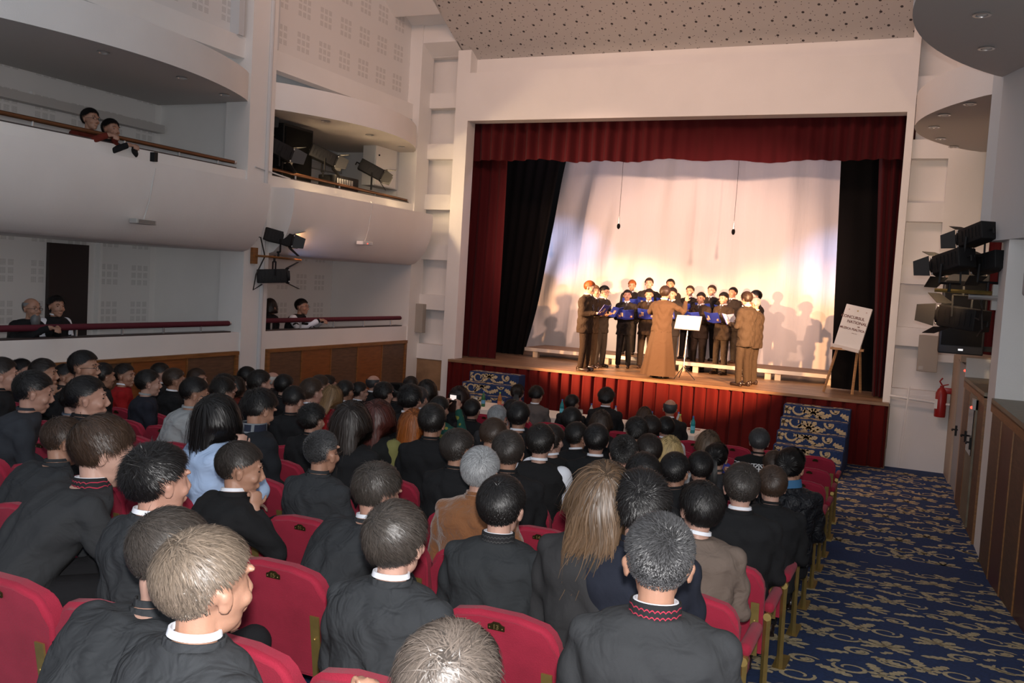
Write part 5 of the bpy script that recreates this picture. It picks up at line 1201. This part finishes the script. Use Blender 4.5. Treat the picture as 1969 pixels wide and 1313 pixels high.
CHOIR=[
(-6.138, 17.2, 1.14, 1.776, -95, 'crop', 'ginger', 0, 'choir singer at the far left end in brown suit, seen in profile', 'blue choir folder with white back cover and lettering, held at the far left'),
(-6.257, 17.9, 1.14, 1.702, -100, 'crop', 'blonde2', 0, 'choir singer almost hidden behind the far left singer', None),
(-6.206, 18.35, 1.14, 1.703, -110, 'crop', 'black', 1, 'choir singer with slick black hair and glasses, second visible from the left', 'blue choir folder held by the slick black-haired singer at the left'),
(-5.785, 18.7, 1.14, 1.645, -165, 'crop', 'darkbrown', 1, 'choir singer with white shirt and tie, in the front row left of the conductor', 'blue choir folder lowered by the front singer left of the conductor'),
(-6.016, 19.75, 1.357, 1.653, -165, 'crop', 'ginger', 1, 'choir singer with reddish fair hair standing in the back row at left', 'blue choir folder held by the reddish-haired back row singer'),
(-5.639, 19.8, 1.357, 1.721, -172, 'crop', 'brown', 1, 'tallest choir singer of the back row, up left of the conductor', 'blue choir folder held by the tallest back row singer'),
(-5.395, 19.0, 1.14, 1.695, -170, 'crop', 'darkbrown', 0, 'choir singer in brown suit at the left elbow of the conductor', 'blue choir folder nearest the left elbow of the conductor'),
(-5.155, 19.8, 1.357, 1.723, 180, 'crop', 'darkbrown', 1, 'choir singer in the back row just right above the conductor', 'blue choir folder held behind the conductor in the back row'),
(-4.889, 19.0, 1.14, 1.746, 178, 'crop', 'darkbrown', 1, 'choir singer in the front row mostly hidden by the right arm of the conductor', 'blue choir folder behind the right arm of the conductor'),
(-4.753, 20.0, 1.357, 1.601, 172, 'crop', 'brown', 1, 'choir singer with glasses and white shirt in the back row, right of the conductor', 'blue choir folder held by the spectacled back row singer'),
(-4.377, 19.5, 1.14, 1.684, 165, 'crop', 'black', 0, 'choir singer in dark brown suit in the front row behind the music stand side', 'blue choir folder opened wide by the front singer right of the music stand'),
(-4.294, 20.1, 1.357, 1.64, 165, 'crop', 'brown', 1, 'choir singer with pale face and glasses in the middle of the right back row', 'dark blue choir folder in the middle of the right back row'),
(-3.851, 19.3, 1.14, 1.712, 155, 'crop', 'brownblack', 2, 'choir singer in taupe suit in the front row, right part of the choir', 'blue choir folder held by the taupe-suited front singer'),
(-3.79, 19.9, 1.357, 1.619, 155, 'crop', 'black', 1, 'choir singer with dark hair at the right end of the back row', 'blue choir folder held at the right end of the back row'),
(-3.021, 17.3, 1.14, 1.744, 62, 'wavy', 'brown', 2, 'choir singer in grey-brown suit standing nearest the hall at right, back turned', 'blue choir folder with white pages held by the back-turned right singer'),
(-3.193, 19.3, 1.14, 1.794, 100, 'crop', 'black', 1, 'choir singer with black hair glimpsed behind the two right-end singers', None),
(-2.936, 17.75, 1.14, 1.647, 70, 'crop', 'grey', 2, 'choir singer with greying hair tucked behind the back-turned right singer', None)]
CD=(-4.60,17.25,1.767,-12)
GL='seated audience'
for i,(x,y,z,s,yaw,var,hs,hc,cl,row,lab) in enumerate(PEOPLE):
    rn=random.Random(i*13+5); key={'up':'up','lean':'lean','deep':'deep','camup':'camup','tall':'up'}[var]
    if key=='up':
        if 'cheek' in lab or 'touching face' in lab: key='cheek'
        elif 'fist raised' in lab: key='fist'
        elif 'chin' in lab: key='cheek'
        elif yaw<-38: key='up_r'
        elif rn.random()<.3: key=rn.choice(['up_r','up_l','up_d'])
    if var=='lean' and ('cheek' in lab or 'mouth' in lab): key='lean_cheek'
    if 'phone to the ear' in lab: key='ear'
    if i<16+6 and key in('up_d','up_l','up_r') and row<3: key='up'
    white = any(k in lab for k in ('white collar','white shirt','suit','checked','clipped short','beaded','curved white','stand-collar','both ears showing')) or cl in('whitevest','redsweater','vest','cassock','cassock_red')
    col = shirt_white if white else CL[cl]() 
    if cl=='navygrey': col=CL['lightgrey']()
    e,F=person(key,x,y,z,s,R(yaw),hs,hc,CL[cl](),lab,None,rn.randint(0,2),i,col,glasses=('glasses' in lab or 'spectac' in lab),eyes=(yaw<-22 or key in('up_r','up_l','cheek','lean_cheek')),top=('sweater' if 'sweater' in lab else 'shirt' if 'shirt' in cl or cl in('lightblue','floral','teal') else 'jacket'))
    if cl in('cassock','cassock_red'):
        me,cc=collar_mesh(F,.044,.076,'cassock_collar',-.040); m=patterned('embroid_'+cl,'embroid',(.018,.018,.020),(.40,.03,.06) if cl=='cassock_red' else (.06,.06,.06)); child('stand_collar',me,m,e,Matrix.Translation(cc))
    elif cl in('charcoal','black','navy','greysuit','suede','puffer'):
        me,cc=collar_mesh(F,.030,.080,'lapel_collar',-.045); child('jacket_collar',me,CL[cl](),e,Matrix.Translation(cc))
    if cl in('plaid',):
        me,cc=collar_mesh(F,.07,.095,'scarf',-.05); child('scarf',me,patterned('scarf_plaid','plaid',(.02,.025,.045),(.20,.22,.24)),e,Matrix.Translation(cc))
    if cl=='pink' or 'blue scarf' in lab:
        me,cc=collar_mesh(F,.06,.092,'scarf',-.045); child('scarf',me,mat('scarf_pink',(.45,.12,.16),.8) if cl=='pink' else mat('scarf_blue',(.03,.12,.25),.8),e,Matrix.Translation(cc))
    if cl in('vest','whitevest'):   # white shirt sleeves
        b=MB(); 
        for S,el,wv,hd,sg in F.A: limb(b,[S,S.lerp(el,.5),el,el.lerp(wv,.8)],[.082,.074,.066,.054])
        me=remesh(b.mesh('t'),.013,4); child('shirt_sleeves',me,shirt_white,e)
    if cl=='blackolive':
        b=MB(); S,el,wv,hd,sg=F.A[1]; limb(b,[S,S.lerp(el,.5),el],[.084,.078,.068]); child('sleeve',remesh(b.mesh('t'),.013,4),mat('olive_knit',(.20,.19,.06),.9,bump=.3),e)
    if 'cap' in lab.split() :
        b=MB(); b.lathe([(.088,.04),(.094,.05),(.098,.115),(.09,.125),(0,.13)],(0,-.012,.0),24); child('cap',b.mesh('cap',40),blackc,e,F.M)
    if 'bearded' in lab:
        b=MB(); b.ellip((0,.045,-.085),(.054,.052,.040),None,16,10); child('beard',b.mesh('beard',60),hair_mat('black'),e,F.M)
    if 'hair tied half up' in lab:
        b=MB(); b.ellip((0,-.122,-.01),(.016,.012,.012)); child('hair_clip',b.mesh('hair_clip',60),mat('clip_red',(.3,.05,.05),.3),e,F.M)
    if 'tied back' in lab:
        b=MB(); b.lathe([(.028,0),(.034,.008),(.028,.016)],(0,-.12,.0),14,axis=(0,1,0)); child('hair_tie',b.mesh('hair_tie',60),mat('clip_white',(.7,.65,.55),.4),e,F.M)
    bpy.context.view_layer.update()
    if var=='camup':
        P=e.matrix_world@(F.M@Vector((0,.25,.10))); c=empty('camera_device',P,e.rotation_euler.z); b=MB(); b.box(-.065,.065,-.02,.03,-.04,.04,.006); b.build('camera_body',blackm,c)
        b=MB(); b.lathe([(.028,0),(.03,.03),(.024,.05)],(0,.03,0),16,axis=(0,1,0)); b.build('lens_barrel',blackm,c,40); b=MB(); b.box(-.05,.035,-.022,-.0195,-.028,.028); b.build('screen',mat('screen_lit',(.1,.1,.1),.3,emit=(.9,.75,.7),estr=1.1),c)
        tag(c,'black camera with lit screen held up by the person in floral green','camera')
    if key=='ear':
        P=e.matrix_world@(F.M@Vector((.105,.02,-.01))); c=empty('phone',P,e.rotation_euler.z); b=MB(); b.box(-.006,.006,-.03,.03,-.06,.06,.004); b.build('phone_body',steel,c); b=MB(); b.box(-.0075,-.006,-.026,.026,-.05,.05); b.build('screen',blackm,c); tag(c,'silver phone held to the ear of the grey-haired person','phone')
    if 'lit phone' in lab:
        P=e.matrix_world@(F.M@Vector((.16,.10,-.12))); c=empty('phone',P,e.rotation_euler.z); b=MB(); b.box(-.03,.03,-.005,.005,-.055,.055,.004); b.build('phone_body',blackm,c); b=MB(); b.box(-.026,.026,-.0065,-.005,-.045,.045); b.build('screen',mat('screen_white',(.1,.1,.1),.3,emit=(.8,.9,1),estr=1.2),c); tag(c,'phone with lit screen held by the person in flat black cap','phone')
# box visitors
def box_person(key,x,y,z,rz,hs,hc,cl,lab,seed,s=1.,glasses=False,skin=0,collar=shirt_white):
    return person(key,x,y,z,s,rz,hs,hc,CL[cl](),lab,None,skin,seed,collar,glasses=glasses)
FR=-math.pi/2
for a in (('rail',-10.55,8.04,.98,FR,'bald','grey','black','elderly person with long grey beard leaning over the lower left box rail',1,1.,True),
 ('box',-10.40,8.42,.98,FR,'crop','black','vest','dark-haired person in vest beside the elderly bearded person in the lower left box',2,.97,False),
 ('box',-10.45,12.76,.98,FR,'long','darkbrown','black','long-haired person with glasses half hidden by the pillar in the far lower box',3,.97,True),
 ('rail',-10.58,13.54,.98,FR+.2,'crop','black','vest','person with glasses, dark cap-like hair and white sleeves leaning on the far lower box rail',4,1.02,True),
 ('rail',-10.52,8.82,3.50,FR,'crop','black','rust','person with glasses in dark red top leaning over the upper left balcony rail',5,1.0,True),
 ('rail',-10.50,9.14,3.42,FR,'crop','black','black','person in dark top leaning over the upper left balcony rail, right one of the two',6,1.0,False)):
    e,F=box_person(*a[:9],a[9],a[10],a[11],skin=1,collar=None if a[9]!=2 else shirt_white)
    if 'grey beard' in a[8]:
        b=MB(); b.ellip((0,.06,-.12),(.055,.05,.085),None,16,10); child('beard',b.mesh('beard',60),hair_mat('grey'),e,F.M)
    if a[7]=='vest':
        b=MB()
        for S,el,wv,hd,sg in F.A: limb(b,[S,S.lerp(el,.5),el,el.lerp(wv,.8)],[.082,.074,.066,.054])
        child('shirt_sleeves',remesh(b.mesh('t'),.013,4),shirt_white,e)
# ---- choir
def folder(P,rz,lab,white=False,tilt=.75):
    c=empty('music_folder',P,rz,.80); c.rotation_euler=(tilt,0,rz)
    for s in (-1,1):
        b=MB(); b.box(0,s*.225,-.006,.006,-.155,.155,.002) if s>0 else b.box(-.225,0,-.006,.006,-.155,.155,.002)
        o=b.build('cover',FOLDER,c); o.rotation_euler=(0,0,-s*-.22)
        b=MB(); (b.box(.01,.212,.007,.012,-.148,.148) if s>0 else b.box(-.212,-.01,.007,.012,-.148,.148)); o=b.build('pages',paper,c); o.rotation_euler=(0,0,-s*-.22)
    b=MB(); b.box(-.13,-.06,-.008,-.006,-.06,.06); o=b.build('cover_label',mat('label_gold',(.45,.35,.28),.5),c); o.rotation_euler=(0,0,-.22)
    tag(c,lab,'folder','blue choir folders')
for i,(x,y,z,h,rz,hs,hc,sm,lab,flab) in enumerate(CHOIR):
    s=h/1.735; key='stand' if i%2 else 'stand_r'
    e,F=person(key,x,y,z,s,R(rz),hs,hc,[SUIT,SUIT2,SUIT3][sm],lab,None,i%3,i,shirt_white,tm=[SUIT,SUIT2,SUIT3][sm],tie=True,glasses='glasses' in lab)
    if flab:
        bpy.context.view_layer.update(); P=e.matrix_world@Vector((0,.40,1.20)); folder(P,R(rz)+math.pi,flab,tilt=.62)
# conductor in long robe
e,F=person('conduct',CD[0],CD[1],1.14,CD[2]/1.735,R(CD[3]),'wavy','brown',ROBE,'conductor in ankle-length brown robe with raised arms, back to the hall',None,0,2,shirt_white)
b=MB(); rr=[((0,0,1.26),.178,.125),((0,0,1.08),.165,.12),((0,-.01,.90),.20,.155),((0,-.02,.55),.26,.205),((0,-.03,.20),.315,.25),((0,-.035,.06),.335,.27)]
L=[]
for (c,a,bb) in rr:
    k=[]; 
    for j in range(72):
        t=2*math.pi*j/72; f=1+(.055*math.sin(t*7+1)+.03*math.sin(t*13))*max(0,(1.0-c[2]))
        k.append((c[0]+a*f*math.cos(t),c[1]+bb*f*math.sin(t),c[2]))
    L.append(k)
b.loft(L); o=child('robe_skirt',b.mesh('robe_skirt',60),ROBE,e)
b=MB(); b.tube([(-.12,-.112,1.075),(0,-.128,1.07),(.12,-.112,1.075)],.016,6); 
for x in (-.11,.11): b.ellip((x,-.128,1.075),(.008,.008,.008))
child('back_belt',b.mesh('back_belt',40),ROBE,e)
# music stand
e=empty('music_stand',(CD[0]+.42,CD[1]+.22,1.14)); b=MB(); b.tube([(0,0,.22),(.02,.05,1.02)],.012,6); b.build('pole',steel,e)
for a in (0,2.1,4.2):
    b=MB(); b.tube([(0,0,.25),(.24*math.cos(a),.24*math.sin(a),.01)],.009,6); b.build('leg',blackm,e)
b=MB(); b.box(-.25,.25,-.015,.0,-.16,.16,.003,rot=Matrix.Rotation(-.55,3,'X')); o=b.build('desk',steel,e); o.location=(.02,.05,1.10)
tag(e,'metal music stand on a thin pole beside the conductor','music stand')
b=MB(); b.box(-.24,.24,-.006,.0,-.15,.15,rot=Matrix.Rotation(-.55,3,'X')); o=b.build('sheet_music',paper); o.location=Vector(e.location)+Vector((.02,.033,1.105)); tag(o,'white open score resting on the music stand','sheet music')
